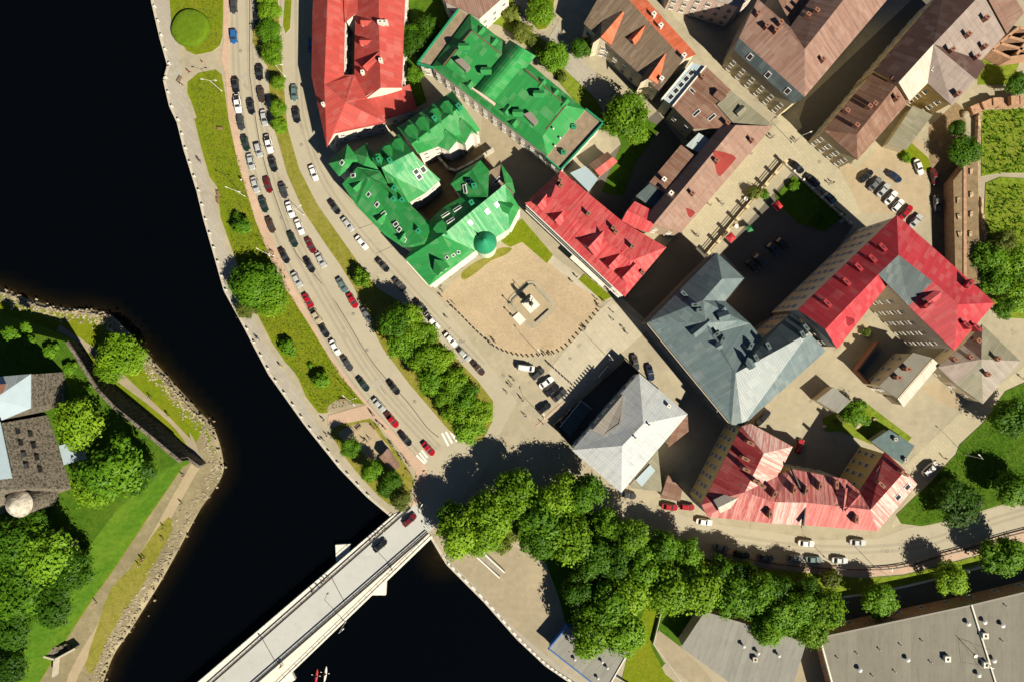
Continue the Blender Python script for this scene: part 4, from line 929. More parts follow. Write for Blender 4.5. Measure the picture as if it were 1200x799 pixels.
# red block behind it
B = Building('school_block', 'tall angular block with vivid crimson metal roof and grey inner corner', 'building', (1050, 340))
B.vol([(935, 363, 19), (1051, 252, 19), (1166, 355, 19), (1118, 411, 19), (1065, 359, 19), (1040, 334, 19), (981, 409, 19), (967, 386, 23), (1029, 322, 23), (1053, 299, 23), (1123, 357, 23), (1093, 330, 22.4)],
      [(0, 1, 9, 8, 7), (1, 2, 10, 11, 9), (10, 2, 3), (4, 3, 10, 11, 'roof_crimson_tile'), (7, 8, 5, 6), (8, 9, 11, 4, 5, 'roof_slate'), (0, 7, 6, 'roof_slate')], 'roof_crimson', 'wall_tan', win=(1.2, 1.9, 3.0, 3.7))
B.chimney((966, 356), (988, 331), (1002, 314), (1018, 304), (1030, 291), (1083, 357), (1128, 381), (1131, 333), (1140, 384), size=(2.2, .8), h=1.9, mat='roof_crimson'); B.dormer((996, 378), w=1.8, h=.8, rise=1.0, mat='roof_crimson'); B.dormer((1083, 354), w=2.0, h=1.6, rise=.4, mat='roof_crimson_tile')
B.finish(100)
# lower buildings around the yard
B = Building('warehouse', 'half ruined flat roofed grey warehouse standing alone in the dusty yard', 'building', (1055, 440))
B.vol([(1030, 452, 9), (1070, 413, 9), (1092, 419, 9), (1051, 466, 9)], [(0, 1, 2, 3)], 'roof_felt', 'wall_tan', win=(1.1, 1.4, 3, 3.4)); B.vol([(1052, 467, 7.5), (1093, 420, 7.5), (1101, 427, 5.5), (1059, 477, 5.5)], [(0, 1, 2, 3)], 'roof_cream', 'wall_tan', win=None); B.chimney((1049, 442), (1060, 432), size=(1.4, .9), h=2, mat='brick'); B.finish(25)
b = MB()
for x0, y0, x1, y1 in ((1005, 434, 1030, 401), (1005, 434, 1024, 453)):
    p, q = W(x0, y0, 3), W(x1, y1, 3); d = q - p; b.box((p + q) / 2 - Vector((0, 0, 1.5)), (d.length, .5, 3), math.atan2(d.y, d.x))
b.build('yard_wall', MAT['brick'], B.root, False, B.off)
B = Building('workshop', 'low workshop with lilac and grey hipped roof at the right street corner', 'building', (1145, 425))
B.vol([(1099, 430, 6.5), (1129, 404, 6.5), (1151, 380, 6.5), (1196, 423, 6.5), (1152, 473, 6.5), (1120, 450, 6.5), (1150, 421, 9)], [(0, 1, 6, 'roof_lilac'), (1, 2, 6, 'roof_mauve'), (2, 3, 6), (3, 4, 6, 'roof_palegrey'), (4, 5, 6), (5, 0, 6, 'roof_lilac')], 'roof_khaki', 'wall_tan', win=(1.1, 1.3, 3, 3.2))
B.chimney((1116, 421), (1134, 418), (1143, 399), (1166, 420), (1154, 438), size=(1.1, .9), h=1.5, mat='brick'); B.finish(20)
B = Building('shed', 'small flat grey shed beside its own black shadow in the yard', 'shed', (976, 468)); B.vol([(957, 469, 4), (977, 453, 4), (997, 470, 4), (982, 484, 4)], [(0, 1, 2, 3)], 'roof_felt_light', 'wall_stone', win=None, over=.1)
B = Building('shed', 'flat teal roofed outbuilding touching the end of the worn red roof', 'shed', (1045, 522)); B.vol([(1021, 517, 3.5), (1042, 503, 3.5), (1072, 522, 3.5), (1058, 543, 3.5), (1038, 530, 3.5)], [(0, 1, 2, 3, 4)], 'roof_teal', 'wall_stone', win=None); B.chimney((1048, 514), (1060, 538), size=(.8, .8), h=.8, mat='concrete')

# worn red roofs along the curved road
B = Building('apartment_block', 'crooked block with worn red and whitish streaked tin roofs along the curved road', 'building', (945, 570))
B.vol([(869, 499, 13), (880, 496, 13), (929, 523, 13), (912, 557, 13), (927, 549, 13), (991, 561, 13), (1007, 575, 13), (1037, 529, 13), (1075, 567, 13), (1028, 622, 13), (943, 615, 13), (905, 613, 13), (829, 605, 13), (822, 591, 13), (895, 531, 16.5), (873, 576, 16.5), (908, 588, 16), (977, 592, 16), (1020, 597, 16), (1061, 551, 16), (945, 588.5, 16)],
      [(0, 13, 15, 14, 'roof_red_dull'), (0, 1, 2, 14, 'roof_worn_pale'), (14, 2, 3, 15, 'roof_worn_pale'), (3, 4, 16, 15), (4, 5, 17, 20, 16), (5, 6, 18, 17), (6, 7, 19, 18, 'roof_red_dull'), (7, 8, 19, 'roof_red_dull'), (19, 8, 9, 18, 'roof_worn_pale'), (18, 9, 10, 20, 17, 'roof_worn_rose'), (20, 10, 11, 16, 'roof_worn_pale'), (16, 11, 12, 15), (15, 12, 13, 'roof_worn_rose')], 'roof_worn', 'wall_ochre', win=(1.2, 1.8, 2.5, 3.4))
B.parapet([(929, 550), (945, 588), (942, 615)], 14.5, 'iron', .9, .3); B.chimney((877, 518), (871, 536), (872, 549), (884, 563), (890, 567), (905, 577), (928, 572), (942, 573), (958, 568), (977, 566), (900, 600), (1000, 606), (1029, 566), (1056, 553), size=(2.0, .7), h=1.8, mat='brick'); B.skylight((1033, 551), (1063, 570), (1052, 582), w=1.6, l=1.6)
B.dormer((840, 592), w=3.5, h=.8, rise=1.0, mat='roof_cream'); B.dormer((1001, 577), (985, 571), w=2.4, h=1.0, rise=1.6, mat='roof_worn')
B.finish(90)

# white house at the square's lower corner
B = Building('gatehouse', 'white metal hipped house with grey shaded slopes at the lower corner of the square', 'building', (740, 510))
B.vol([(749, 437, 8), (806, 485, 8), (728, 577, 8), (670, 527, 8), (754, 496, 12.3), (729, 522, 12.3)], [(0, 1, 4), (4, 1, 2, 5), (5, 2, 3), (0, 4, 5, 3)], 'roof_zinc', 'wall_white')
B.vol([(694, 504, 9), (731, 461, 9), (727, 497, 11), (708, 510, 10.2)], [(0, 1, 2, 3)], 'roof_cream', 'wall_white', win=None, th=.3)
b = MB()
for i in range(14): t = (i + .5) / 14; p = W(692 + 36 * t, 503 - 42 * t, 9.0); b.box((p.x, p.y, 8.9), (.38, .5, .9), R(50))
b.build('window_row', MAT['glass'], B.root, False, B.off)
B.chimney((783, 475), size=(.8, .8), h=1, mat='concrete_pale'); B.vent((744, 512), (760, 497)); B.finish(30)
B.vol([(790, 491, 6), (806, 487, 6), (807, 505, 6), (783, 524, 6)], [(0, 1, 2, 3)], 'roof_brown', 'wall_stone', win=None)
B.vol([(736, 571, 4.2), (771, 527, 4.2), (776, 576, 3.6)], [(0, 1, 2)], 'roof_khaki', 'wall_stone', win=None); B.vol([(745, 562, 4.6), (762, 544, 4.6), (768, 551, 4.5), (752, 570, 4.5)], [(0, 1, 2, 3)], 'roof_white', None)
B.vol([(783, 556, 4), (800, 571, 4), (797, 587, 4), (774, 583, 4)], [(0, 1, 2, 3)], 'roof_brown', 'wall_stone', win=None)

# bottom right and waterside
B = Building('warehouse', 'huge flat grey felt roofed hall filling the lower right corner', 'building', (1090, 770))
B.vol([(960, 746, 7.5), (1138, 708, 7.5), (1320, 664, 7.5), (1360, 900, 7.5), (1000, 900, 7.5)], [(0, 1, 2, 3, 4)], 'roof_felt', 'brick_ruin', win=(1.4, 1.6, 6, 3.4), over=.9)
B.parapet([(960, 747), (1138, 709), (1320, 665)], 7.5, 'roof_palegrey', .25, .4); B.parapet([(1139, 709), (1172, 815)], 7.5, 'concrete_pale', .45, .35); B.parapet([(961, 747), (1000, 890)], 7.5, 'concrete_pale', .35, .4)
B.vent((1006, 783), (1062, 771), (1133, 729), (1152, 727), (1173, 731), (1163, 772), (1145, 789), r=.35, h=.7); B.vent((981, 770), (1004, 765), (1030, 760), (1055, 755), (1080, 750), (1022, 791), (1048, 786), (1090, 775), (1178, 709), (1174, 750), r=.12, h=.5)
B.chimney((1108, 770), (1152, 743), (1153, 777), size=(1.4, 1.4), h=1.0, mat='concrete_pale'); B.finish(40)
r = empty('roof_antenna', W(1143, 768, 7.5), 0, 'thin steel antenna mast with stay wires on the big flat grey roof', 'antenna'); b = MB(); b.tube((0, 0, -.1), (0, 0, 7), .09, .05, 6); b.box((0, 0, .1), (.7, .7, .3)); b.build('mast', MAT['steel'], r)
b = MB()
for t in range(4): b.tube((4.2 * math.cos(t * 1.57 + .4), 4.2 * math.sin(t * 1.57 + .4), .02), (0, 0, 6), .03, .03, 4)
b.build('stay_wires', MAT['iron'], r); b = MB()
for z in (5.2, 5.8, 6.4): b.box((0, 0, z), (.05, 2.4 - (z - 5) * .8, .05), .7)
b.build('aerial', MAT['steel'], r)
B = Building('warehouse', 'grey corrugated low hall half hidden under the tree row at the bottom', 'building', (870, 765)); B.vol([(798, 758, 5.5), (826, 716, 5.5), (945, 752, 5.5), (918, 840, 5.5), (870, 810, 5.5)], [(0, 1, 2, 3, 4)], 'roof_felt_light', 'wall_stone', win=None); B.vent((870, 755), (887, 763), (911, 766), r=.3); B.chimney((884, 771), size=(1.2, 1.2), h=.8, mat='concrete'); B.finish(5)
B = Building('boat_house', 'small flat pale roofed pavilion with blue fascia beside the quay', 'pavilion', (690, 765)); B.vol([(643, 760, 3.8), (665, 734, 3.8), (736, 765, 3.8), (709, 812, 3.8)], [(0, 1, 2, 3)], 'roof_felt_light', 'blue_paint', win=None, over=.2); B.parapet([(709, 812), (643, 760), (665, 734)], 3.8, 'blue_paint', .25, .3); B.parapet([(736, 765), (709, 812)], 3.8, 'concrete_pale', .25, .3); B.vent((673, 771), (711, 781), (705, 774), (700, 793), r=.25, h=.6)
B = Building('ticket_kiosk', 'small gabled kiosk with brown tin roof on the dry lawn by the junction', 'kiosk', (457, 538)); B.vol([(444, 535, 2.6), (454, 525, 2.6), (469, 547, 2.6), (461, 554, 2.6), (449, 531, 3.6), (465, 549, 3.6)], [(0, 4, 5, 3), (4, 1, 2, 5)], 'roof_pinkbrown', 'wall_pinkwhite', win=None, over=.2, th=.12)
b = MB(); p = W(458, 541, 1.4); b.box((p.x, p.y, 1.3), (1.2, .2, 1.2), R(-50)); b.build('hatch', MAT['glass'], B.root, False, B.off)
B = Building('shed', 'low shed with half red and half brown roof behind the crimson town house', 'shed', (703, 190)); B.vol([(690, 193, 4), (712, 178, 4), (724, 190, 4), (703, 207, 4), (697, 200, 5), (718, 184, 5)], [(0, 1, 5, 4, 'roof_brown'), (4, 5, 2, 3)], 'roof_coral', 'wall_stone', win=None)
B = Building('shed', 'small white flat roofed annex touching the crimson town house', 'shed', (685, 207)); B.vol([(668, 203, 5), (686, 195, 5), (701, 210, 5), (690, 225, 5)], [(0, 1, 2, 3)], 'roof_white', 'wall_stone', win=None)
# ruins on the right
def ruin(name, label, pts, h, th, mat='brick_ruin', gaps=()):
    r = empty(name, W(*pts[0]), 0, label, 'ruin'); b = MB(); P = [W(x, y, h) for x, y in pts]
    for a, c in zip(P, P[1:]):
        d = c - a; n = max(1, int(d.length / 2)); ang = math.atan2(d.y, d.x)
        for i in range(n):
            m = a.lerp(c, (i + .5) / n); hh = h * rnd.uniform(.55, 1.1); b.box((m.x, m.y, hh / 2), (d.length / n + .02, th * rnd.uniform(.85, 1.15), hh), ang)
    b.build('masonry', MAT[mat], r, False, r.location); return r
ruin('ruined_wall', 'thick broken pink brick wall along the upper edge of the overgrown lawn', [(1143, 128), (1165, 119), (1205, 117)], 3.0, 2.2)
B = Building('ruined_house', 'long flat topped brown ruin strip with pale pillar stumps between lane and rubble wall', 'ruin', (1132, 260)); B.vol([(1117, 212, 4.5), (1135, 190, 4.5), (1146, 190, 4.5), (1147, 268, 4.5), (1150, 332, 4.5), (1120, 336, 4.5)], [(0, 1, 2, 3, 4, 5)], 'soil', 'brick_ruin', win=None, over=.1)
for x, y in ((1138, 201), (1138, 228), (1138, 251), (1123, 235), (1124, 254), (1125, 275), (1137, 274)): B.box('pillar_stump', [(x - 2 + rnd.uniform(-1, 1), y - 3), (x + 2.5, y - 3), (x + 2 + rnd.uniform(-1, 1), y + 2.5), (x - 1, y + 3.5)], 4.3, 4.9, 'rubble')
B.parapet([(1131, 196), (1131, 330)], 4.4, 'brick_ruin', .35, .8)
ruin('ruined_wall', 'long narrow pale rubble wall between the dark lane and the upper overgrown lawn', [(1149, 132), (1147, 200), (1144, 270), (1150, 330)], 1.6, .9, 'rubble')
ruin('ruined_wall', 'low rubble kerb wall curving along the lower overgrown lawn', [(1152, 232), (1153, 262), (1157, 290)], 1.0, .6, 'rubble')
B = Building('ruined_house', 'roofless brick house shell with bare cross walls at the upper right edge', 'ruin', (1185, 45)); b = MB()
for a, c in (((1163, 58), (1195, 32)), ((1163, 58), (1184, 68)), ((1195, 32), (1240, 45)), ((1184, 68), (1240, 60)), ((1172, 51), (1215, 62)), ((1182, 43), (1225, 55)), ((1192, 64), (1210, 40))):
    p, q = W(*a, 5), W(*c, 5); d = q - p; b.box(((p.x + q.x) / 2, (p.y + q.y) / 2, 2.5), (d.length, .7, 5), math.atan2(d.y, d.x))
b.build('wall', MAT['brick_ruin'], B.root, False, B.off); B.box('floor', [(1166, 58), (1195, 35), (1240, 48), (1240, 58), (1184, 66)], 0, .4, 'rubble')
# castle
B = Building('castle', 'old stone castle range with white metal roofs at the left edge', 'castle', (20, 520), HZ)
B.vol([(-40, 446, 20), (0, 441, 20), (36, 438, 20), (36, 478, 20), (0, 493, 20), (-40, 506, 20), (-8, 468, 23.5)], [(0, 1, 6), (1, 2, 6, 'roof_blue'), (2, 3, 6, 'roof_white'), (3, 4, 6, 'roof_white'), (4, 5, 6, 'roof_white'), (5, 0, 6)], 'roof_blue', 'fort_stone', win=None, over=.1)
B.vol([(-40, 490, 22), (0, 494, 22), (14, 560, 22), (-40, 566, 22)], [(0, 1, 2, 3)], 'roof_white', None, over=.1)
P0 = [W(-60, 492, 21.6), W(-2, 496, 21.6), W(13, 572, 21.6), W(-60, 590, 21.6)]; Pb = [W(-60, 500, HZ), W(56, 486, HZ), W(84, 572, HZ), W(-10, 606, HZ)]
b = MB(); b.add(P0 + Pb, [(0, 1, 2, 3), (4, 5, 1, 0), (5, 6, 2, 1), (6, 7, 3, 2)]); b.build('wall', MAT['fort_stone'], B.root, False, B.off)
for rr in range(2):
    for cc in range(4):
        u = .16 + cc * .17 if rr == 0 else .22 + cc * .17; wv_ = .42 + rr * .22
        top = P0[1].lerp(P0[2], u); bot = Pb[1].lerp(Pb[2], u); p = top.lerp(bot, wv_ - .1); e = (P0[2] - P0[1]).normalized(); nrm = (bot - top).cross(e).normalized()
        if nrm.x < 0: nrm = -nrm
        add_window(B.root, p - B.off + nrm * .05, math.atan2(e.y, e.x), 1.3, 1.7, 'brown')
c = W(15, 592, 19); b = MB(); b.lathe((c.x, c.y, HZ), [(3.4, 0), (3.1, 10)], 20); b.build('turret', MAT['fort_stone'], B.root, False, B.off); b = MB(); b.lathe((c.x, c.y, HZ + 9.8), [(3.5, 0), (3.3, .4), (1.9, 2.2), (.1, 3.4)], 20); b.build('turret_roof', MAT['rusty_cone'], B.root, False, B.off)
b = MB(); p = W(80, 531, HZ + 3.5); b.box((p.x, p.y, HZ + 1.6), (4.2, 5.2, 3.2), .25); b.build('porch', MAT['roof_white'], B.root, False, B.off)
B.chimney((3, 455), size=(2.2, 1.0), h=1.6, mat='brick')
r = empty('stone_steps', W(70, 755, 0), 0, 'small L shaped stone landing steps at the lower left beach', 'steps'); b = MB()
for k in range(6): p = W(52 + 5 * k, 764 - k, 0); b.box((p.x, p.y, .5 - k * .26), (1.2, 2.0, 1.5), -.1)
b.build('treads', MAT['fort_stone'], r, False, r.location); b = MB()
for a, c in (((44, 763), (68, 770)), ((68, 770), (92, 757)), ((68, 770), (66, 790))): p, q = W(*a), W(*c); d = q - p; b.box(((p.x + q.x) / 2, (p.y + q.y) / 2, .5), (d.length, .5, 2), math.atan2(d.y, d.x))
b.build('side_wall', MAT['concrete'], r, False, r.location)
ruin('ruined_wall', 'short pile of broken masonry on the castle slope below the trees', [(99, 625), (108, 655)], 1.5, 3.0, 'rubble').location.z = 6.0
# ------------------------------------------------------------------ trees and shrubs
def crown_mesh(name, seed, mat, lobes=30, leaves=5600, size=.066, flat=.8, spread=1.0):
    r_ = random.Random(seed); L = []
    for i in range(lobes):
        z = r_.uniform(-.75, 1); a = r_.uniform(0, 6.283); q = math.sqrt(max(0, 1 - z * z)) * r_.uniform(.55, .78) * spread
        L.append((Vector((q * math.cos(a), q * math.sin(a), z * .62)), r_.uniform(.20, .38), r_.random()))
    L.append((Vector((0, 0, .1)), .55, .4))
    vs, fs, nr, va = [], [], [], []
    wts = [l[1] ** 2 for l in L]
    for i in range(leaves):
        c, rr, tone = r_.choices(L, wts)[0]
        d = Vector((r_.gauss(0, 1), r_.gauss(0, 1), r_.gauss(.25, 1))).normalized()
        p = c + d * rr * (r_.uniform(.72, 1.1) if r_.random() < .80 else r_.uniform(1.1, 1.65)); p.z *= flat
        n = (d + Vector((r_.uniform(-.5, .5), r_.uniform(-.5, .5), r_.uniform(-.2, .7)))).normalized()
        u = n.orthogonal().normalized(); u = (Matrix.Rotation(r_.uniform(0, 6.28), 3, n) @ u); w = n.cross(u)
        s = size * r_.uniform(.55, 1.35); o = len(vs)
        vs += [p + u * s, p + w * s * .62 + n * s * .12, p - u * s, p - w * s * .62 + n * s * .12]; fs.append((o, o + 1, o + 2, o + 3))
        sn = (n * .5 + d * .6 + Vector((0, 0, .45))).normalized(); nr += [sn] * 4
        t = min(1, max(0, .18 + .5 * tone + r_.gauss(0, .14))); va += [t] * 4
    me = bpy.data.meshes.new(name); me.from_pydata(vs, [], fs); me.materials.append(MAT[mat])
    me.polygons.foreach_set('use_smooth', [True] * len(fs))
    at = me.attributes.new('var', 'FLOAT', 'POINT'); at.data.foreach_set('value', va)
    me.normals_split_custom_set_from_vertices(nr); me.update(); return me
CR = {}
for mn, seeds in (('leaf_bright', 4), ('leaf_mid', 4), ('leaf_deep', 3), ('leaf_olive', 2)):
    CR[mn] = [crown_mesh('crown', 11 + i * 7 + len(mn), mn, 22 + 4 * i) for i in range(seeds)]
SHR = {mn: crown_mesh('foliage', 90 + len(mn), mn, 12, 1100, .14, .75) for mn in ('leaf_bright', 'leaf_mid', 'leaf_deep', 'leaf_olive')}
def trunk_mesh(seed):
    r_ = random.Random(seed); b = MB(); b.tube((0, 0, -.02), (.01, .0, .55), .055, .04, 9); b.tube((.01, 0, .55), (0, .01, 1.0), .04, .018, 8)
    for i in range(9):
        a = i * 2.4 + r_.uniform(-.4, .4); z = r_.uniform(.42, .8); l = r_.uniform(.3, .48); m = Vector((math.cos(a) * l * .5, math.sin(a) * l * .5, z + .14)); e = Vector((math.cos(a) * l, math.sin(a) * l, z + .22 + r_.uniform(0, .12)))
        b.tube((0, 0, z), m, .024, .016, 6); b.tube(m, e, .016, .006, 5)
    o = b.build('trunk', MAT['bark']); me = o.data; bpy.data.objects.remove(o); return me
TR = [trunk_mesh(i) for i in range(3)]
tr_i = 0
def tree(px, py, r, h, mat, label, group=None, z=0, name='deciduous_tree', cat='tree', ax=1.0):
    """crown centre is seen at (px, py); r is the crown's radius in photograph pixels"""
    global tr_i; tr_i += 1
    rm = r * S * (H - z - h * .6) / H; hc = h * .62
    p = W(px, py, z + hc); p.z = z
    root = empty(name, p, rnd.uniform(0, 6.28), label, cat, group)
    t = link(bpy.data.objects.new('trunk', TR[tr_i % 3]), root); t.scale = (hc * 1.1, hc * 1.1, hc * 1.05)
    c = link(bpy.data.objects.new('crown', rnd.choice(CR[mat])), root); c.location = (0, 0, hc); c.rotation_euler = (0, 0, rnd.uniform(0, 6.28))
    c.scale = (rm * 1.14 * ax, rm * 1.14 / ax, min(h * .5, rm * 1.15)); return root
def shrub(px, py, r, mat, label, group=None, z=0, k=1.0):
    rm = r * S; hh = rm * 1.1 * k; p = W(px, py, z + hh * .6); p.z = z
    root = empty('shrub', p, rnd.uniform(0, 6.28), label, 'shrub', group)
    b = MB()
    for i in range(5): a = i * 1.26; b.tube((0, 0, -.1), (math.cos(a) * rm * .45, math.sin(a) * rm * .45, hh * .8), .05, .02, 5)
    b.build('stem', MAT['bark'], root)
    c = link(bpy.data.objects.new('foliage', SHR[mat]), root); c.location = (0, 0, hh * .55); c.scale = (rm * 1.05, rm * 1.05, hh * .75); return root
N_ = label_words
G = 'trees in the wide green row between the two roads'
med = [(464, 378, 19), (480, 371, 14), (499, 393, 15), (474, 405, 18), (500, 420, 18), (517, 420, 14), (509, 446, 17), (533, 447, 15), (545, 466, 17), (538, 482, 17), (559, 484, 16), (549, 501, 17), (483, 390, 15), (524, 464, 14)]
med.sort(key=lambda t: t[1])
for i, (x, y, r) in enumerate(med): tree(x, y, r, rnd.uniform(11, 13.5), 'leaf_bright' if i % 3 != 1 else 'leaf_mid', f'leafy green tree, {N_(i)} from the upper end of the row between the two roads', G)
G = 'large trees in the belt below the square'
belt = [(605, 578, 25, 'leaf_bright'), (575, 601, 25, 'leaf_bright'), (540, 626, 25, 'leaf_bright'), (566, 629, 20, 'leaf_bright'), (528, 603, 15, 'leaf_mid'), (655, 580, 24, 'leaf_bright'), (684, 577, 22, 'leaf_mid'), (640, 610, 28, 'leaf_mid'), (668, 632, 27, 'leaf_bright'), (632, 632, 20, 'leaf_deep'),
        (712, 614, 17, 'leaf_mid'), (739, 629, 20, 'leaf_bright'), (775, 639, 18, 'leaf_mid'), (806, 646, 15, 'leaf_mid'), (695, 655, 22, 'leaf_deep'), (722, 658, 20, 'leaf_deep'), (750, 664, 22, 'leaf_mid'), (782, 690, 27, 'leaf_bright'), (820, 688, 25, 'leaf_bright'), (738, 690, 26, 'leaf_bright'), (862, 699, 24, 'leaf_mid'), (888, 692, 22, 'leaf_mid'), (842, 668, 17, 'leaf_mid'), (870, 672, 16, 'leaf_deep'),
        (714, 708, 27, 'leaf_mid'), (692, 740, 26, 'leaf_bright'), (730, 742, 24, 'leaf_mid'), (918, 722, 21, 'leaf_mid'), (898, 736, 18, 'leaf_mid'), (912, 690, 17, 'leaf_deep'), (938, 711, 19, 'leaf_mid'), (951, 736, 18, 'leaf_bright'), (968, 713, 20, 'leaf_bright'), (947, 690, 14, 'leaf_deep'), (680, 690, 18, 'leaf_deep')]
belt.sort(key=lambda t: t[0])
for i, (x, y, r, m_) in enumerate(belt):
    tone = {'leaf_bright': 'bright green', 'leaf_mid': 'mid green', 'leaf_deep': 'dark green'}[m_]; same = [k for k, t in enumerate(belt) if t[3] == m_].index(i)
    tree(x, y, r, 13.5 if r > 18 else 11, m_, f'{N_(same)} {tone} tree from the left in the belt below the square', G)
tree(1031, 704, 19, 8, 'leaf_mid', 'round green tree over the shaded lane above the flat roofed hall')
tree(1114, 677, 18, 9, 'leaf_bright', 'bright green tree on the verge below the curved road')
tree(1176, 652, 23, 10, 'leaf_mid', 'broad green tree at the right edge below the curved road')
shrub(973, 677, 12, 'leaf_olive', 'yellow green bush at the left end of the verge under the railing', k=1.4)
tree(1124, 590, 24, 8, 'leaf_deep', 'dark green tree on the lawn inside the bend of the road')
tree(1110, 574, 13, 6, 'leaf_deep', 'small dark tree beside the lawn path at right'); tree(1190, 572, 22, 9, 'leaf_mid', 'green tree cut by the right edge above the curved road')
tree(1186, 490, 21, 10, 'leaf_deep', 'round dark green tree on the lawn beside the corner workshop'); shrub(1107, 553, 6, 'leaf_mid', 'small bush on the lawn next to the white van')
G = 'trees on the overgrown slope right of the crimson block'
for i, (x, y, r, m_) in enumerate([(1157, 302, 17, 'leaf_mid'), (1184, 306, 21, 'leaf_bright'), (1165, 328, 17, 'leaf_mid'), (1190, 342, 20, 'leaf_bright'), (1174, 285, 14, 'leaf_olive'), (1205, 320, 20, 'leaf_mid'), (1178, 362, 12, 'leaf_mid')]):
    tree(x, y, r, 8, m_, f'leafy tree right of the crimson block, {N_(i)} of seven counted from the lane outward', G)
tree(1131, 178, 17, 7, 'leaf_deep', 'dark tree in the shaded lane beside the rubble wall'); tree(1122, 150, 9, 6, 'leaf_deep', 'small dark tree at the upper end of the shaded lane'); tree(1192, 98, 12, 7, 'leaf_deep', 'dark bush-like tree beside the roofless brick house'); tree(1140, 308, 9, 5, 'leaf_deep', 'small dark tree at the lower end of the rubble wall')
shrub(1063, 186, 6, 'leaf_bright', 'bright bush beside the parked white car at the khaki shed')
G = 'trees in the narrow strip at the top of the riverside road'
for i, (x, y, r, m_) in enumerate([(313, -4, 12, 'leaf_bright'), (316, 13, 12, 'leaf_bright'), (316, 38, 14, 'leaf_mid'), (320, 62, 13, 'leaf_bright'), (326, 97, 8, 'leaf_bright'), (326, 127, 9, 'leaf_bright'), (327, 147, 9, 'leaf_bright')]):
    tree(x, y, r, 5.5, m_, f'small bright tree, {N_(i)} from the top in the strip dividing the riverside road', G)
shrub(425, 326, 11, 'leaf_bright', 'bright round bush at the end of the dry grass strip', k=1.5)
tree(301, 333, 27, 8, 'leaf_mid', 'largest tree on the riverside lawn, spreading over the promenade'); tree(318, 352, 19, 6, 'leaf_bright', 'bright leafy tree pressed against the largest riverside tree'); tree(283, 330, 16, 6, 'leaf_mid', 'tree overhanging the river wall beside the largest riverside tree'); tree(290, 362, 11, 5, 'leaf_olive', 'pale olive tree on the promenade edge by the river')
shrub(283, 264, 12, 'leaf_mid', 'ragged bush on the upper riverside lawn', k=1.2); shrub(277, 256, 7, 'leaf_deep', 'small dark bush behind the ragged bush on the lawn')
shrub(336, 408, 11, 'leaf_mid', 'dark ragged bush on the middle of the riverside lawn'); shrub(376, 444, 11, 'leaf_mid', 'round bush near the lower end of the riverside lawn', k=1.3)
shrub(363, 428, 4, 'leaf_mid', 'tiny bush beside the promenade on the lower lawn')
for i, (x, y, r, m_) in enumerate([(411, 524, 11, 'leaf_mid'), (434, 551, 12, 'leaf_mid'), (452, 572, 10, 'leaf_deep'), (469, 585, 12, 'leaf_olive'), (460, 562, 10, 'leaf_deep')]):
    tree(x, y, r, 7.5, m_, f'small tree, {N_(i)} in the line along the promenade before the bridge', 'trees along the promenade before the bridge')
G = 'trees on the castle island'
for x, y, r, h, m_, l_, z in [(142, 417, 24, 9, 'leaf_bright', 'bright round tree between the shore path and the rampart wall', -.8), (128, 432, 15, 7, 'leaf_bright', 'bright tree leaning over the upper rampart wall', -.8), (90, 497, 26, 10, 'leaf_bright', 'bright tree in front of the windowed castle wall', HZ), (130, 546, 34, 13, 'leaf_mid', 'largest tree on the castle island, in the middle of the terrace', HZ), (160, 556, 20, 9, 'leaf_deep', 'tree on the terrace edge above the beach', 6.5), (108, 570, 22, 9, 'leaf_bright', 'bright tree beside the white castle porch', HZ),
        (18, 640, 28, 11, 'leaf_deep', 'leafy tree below the rusty castle turret', HZ), (52, 648, 30, 12, 'leaf_mid', 'broad tree in the lower left clump of the castle island', HZ), (84, 668, 22, 9, 'leaf_deep', 'dark tree on the right of the lower left clump', HZ), (20, 690, 30, 11, 'leaf_mid', 'bright broad tree at the left edge of the lower clump', HZ), (58, 706, 26, 10, 'leaf_deep', 'tree at the foot of the lower left clump', HZ), (10, 735, 24, 9, 'leaf_deep', 'low tree at the left edge near the landing steps', HZ), (8, 784, 20, 9, 'leaf_deep', 'dark tree in the lower left corner', HZ), (38, 612, 17, 8, 'leaf_deep', 'dark tree in the shade of the castle turret', HZ)]:
    tree(x, y, r, h, m_, l_, G, z)
for i, (x, y, r) in enumerate([(12, 392, 10), (34, 399, 7), (60, 412, 9), (82, 432, 8), (102, 458, 7), (30, 384, 7)]): shrub(x, y, r, 'leaf_mid', f'low bush, {N_(i)} along the terrace behind the dark rampart', 'bushes behind the rampart', HZ)
for i, (x, y, r, m_) in enumerate([(490, 52, 18, 'leaf_deep'), (481, 42, 11, 'leaf_mid'), (500, 34, 14, 'leaf_deep'), (505, 60, 12, 'leaf_deep'), (487, 88, 9, 'leaf_mid')]): tree(x, y, r, 8, m_, f'shaded tree, {N_(i)} in the gap between the coral block and the green vault block', 'trees between the coral and green blocks')
for x, y, r, h, m_, l_ in [(632, 15, 15, 7, 'leaf_bright', 'bright tree in the garden above the vaulted green block'), (613, 38, 11, 5, 'leaf_olive', 'olive tree at the edge of the vaulted green block'), (649, 68, 16, 7, 'leaf_mid', 'tree beside the pale yard right of the vaulted green block'), (682, 56, 12, 6, 'leaf_deep', 'dark tree by the cream gabled wing'), (735, 134, 24, 11, 'leaf_bright', 'large bright tree between the green block and the brown row'), (745, 152, 15, 9, 'leaf_bright', 'bright tree behind the large one over the dark yard'), (718, 146, 13, 8, 'leaf_mid', 'tree nearest the right corner of the green block')]: tree(x, y, r, h, m_, l_)
shrub(600, 15, 11, 'leaf_olive', 'yellow green bush by the white house at top'); shrub(622, 48, 8, 'leaf_olive', 'low dry bush beside the green block wall'); shrub(658, 90, 7, 'leaf_olive', 'dry bush at the end of the pale yard')
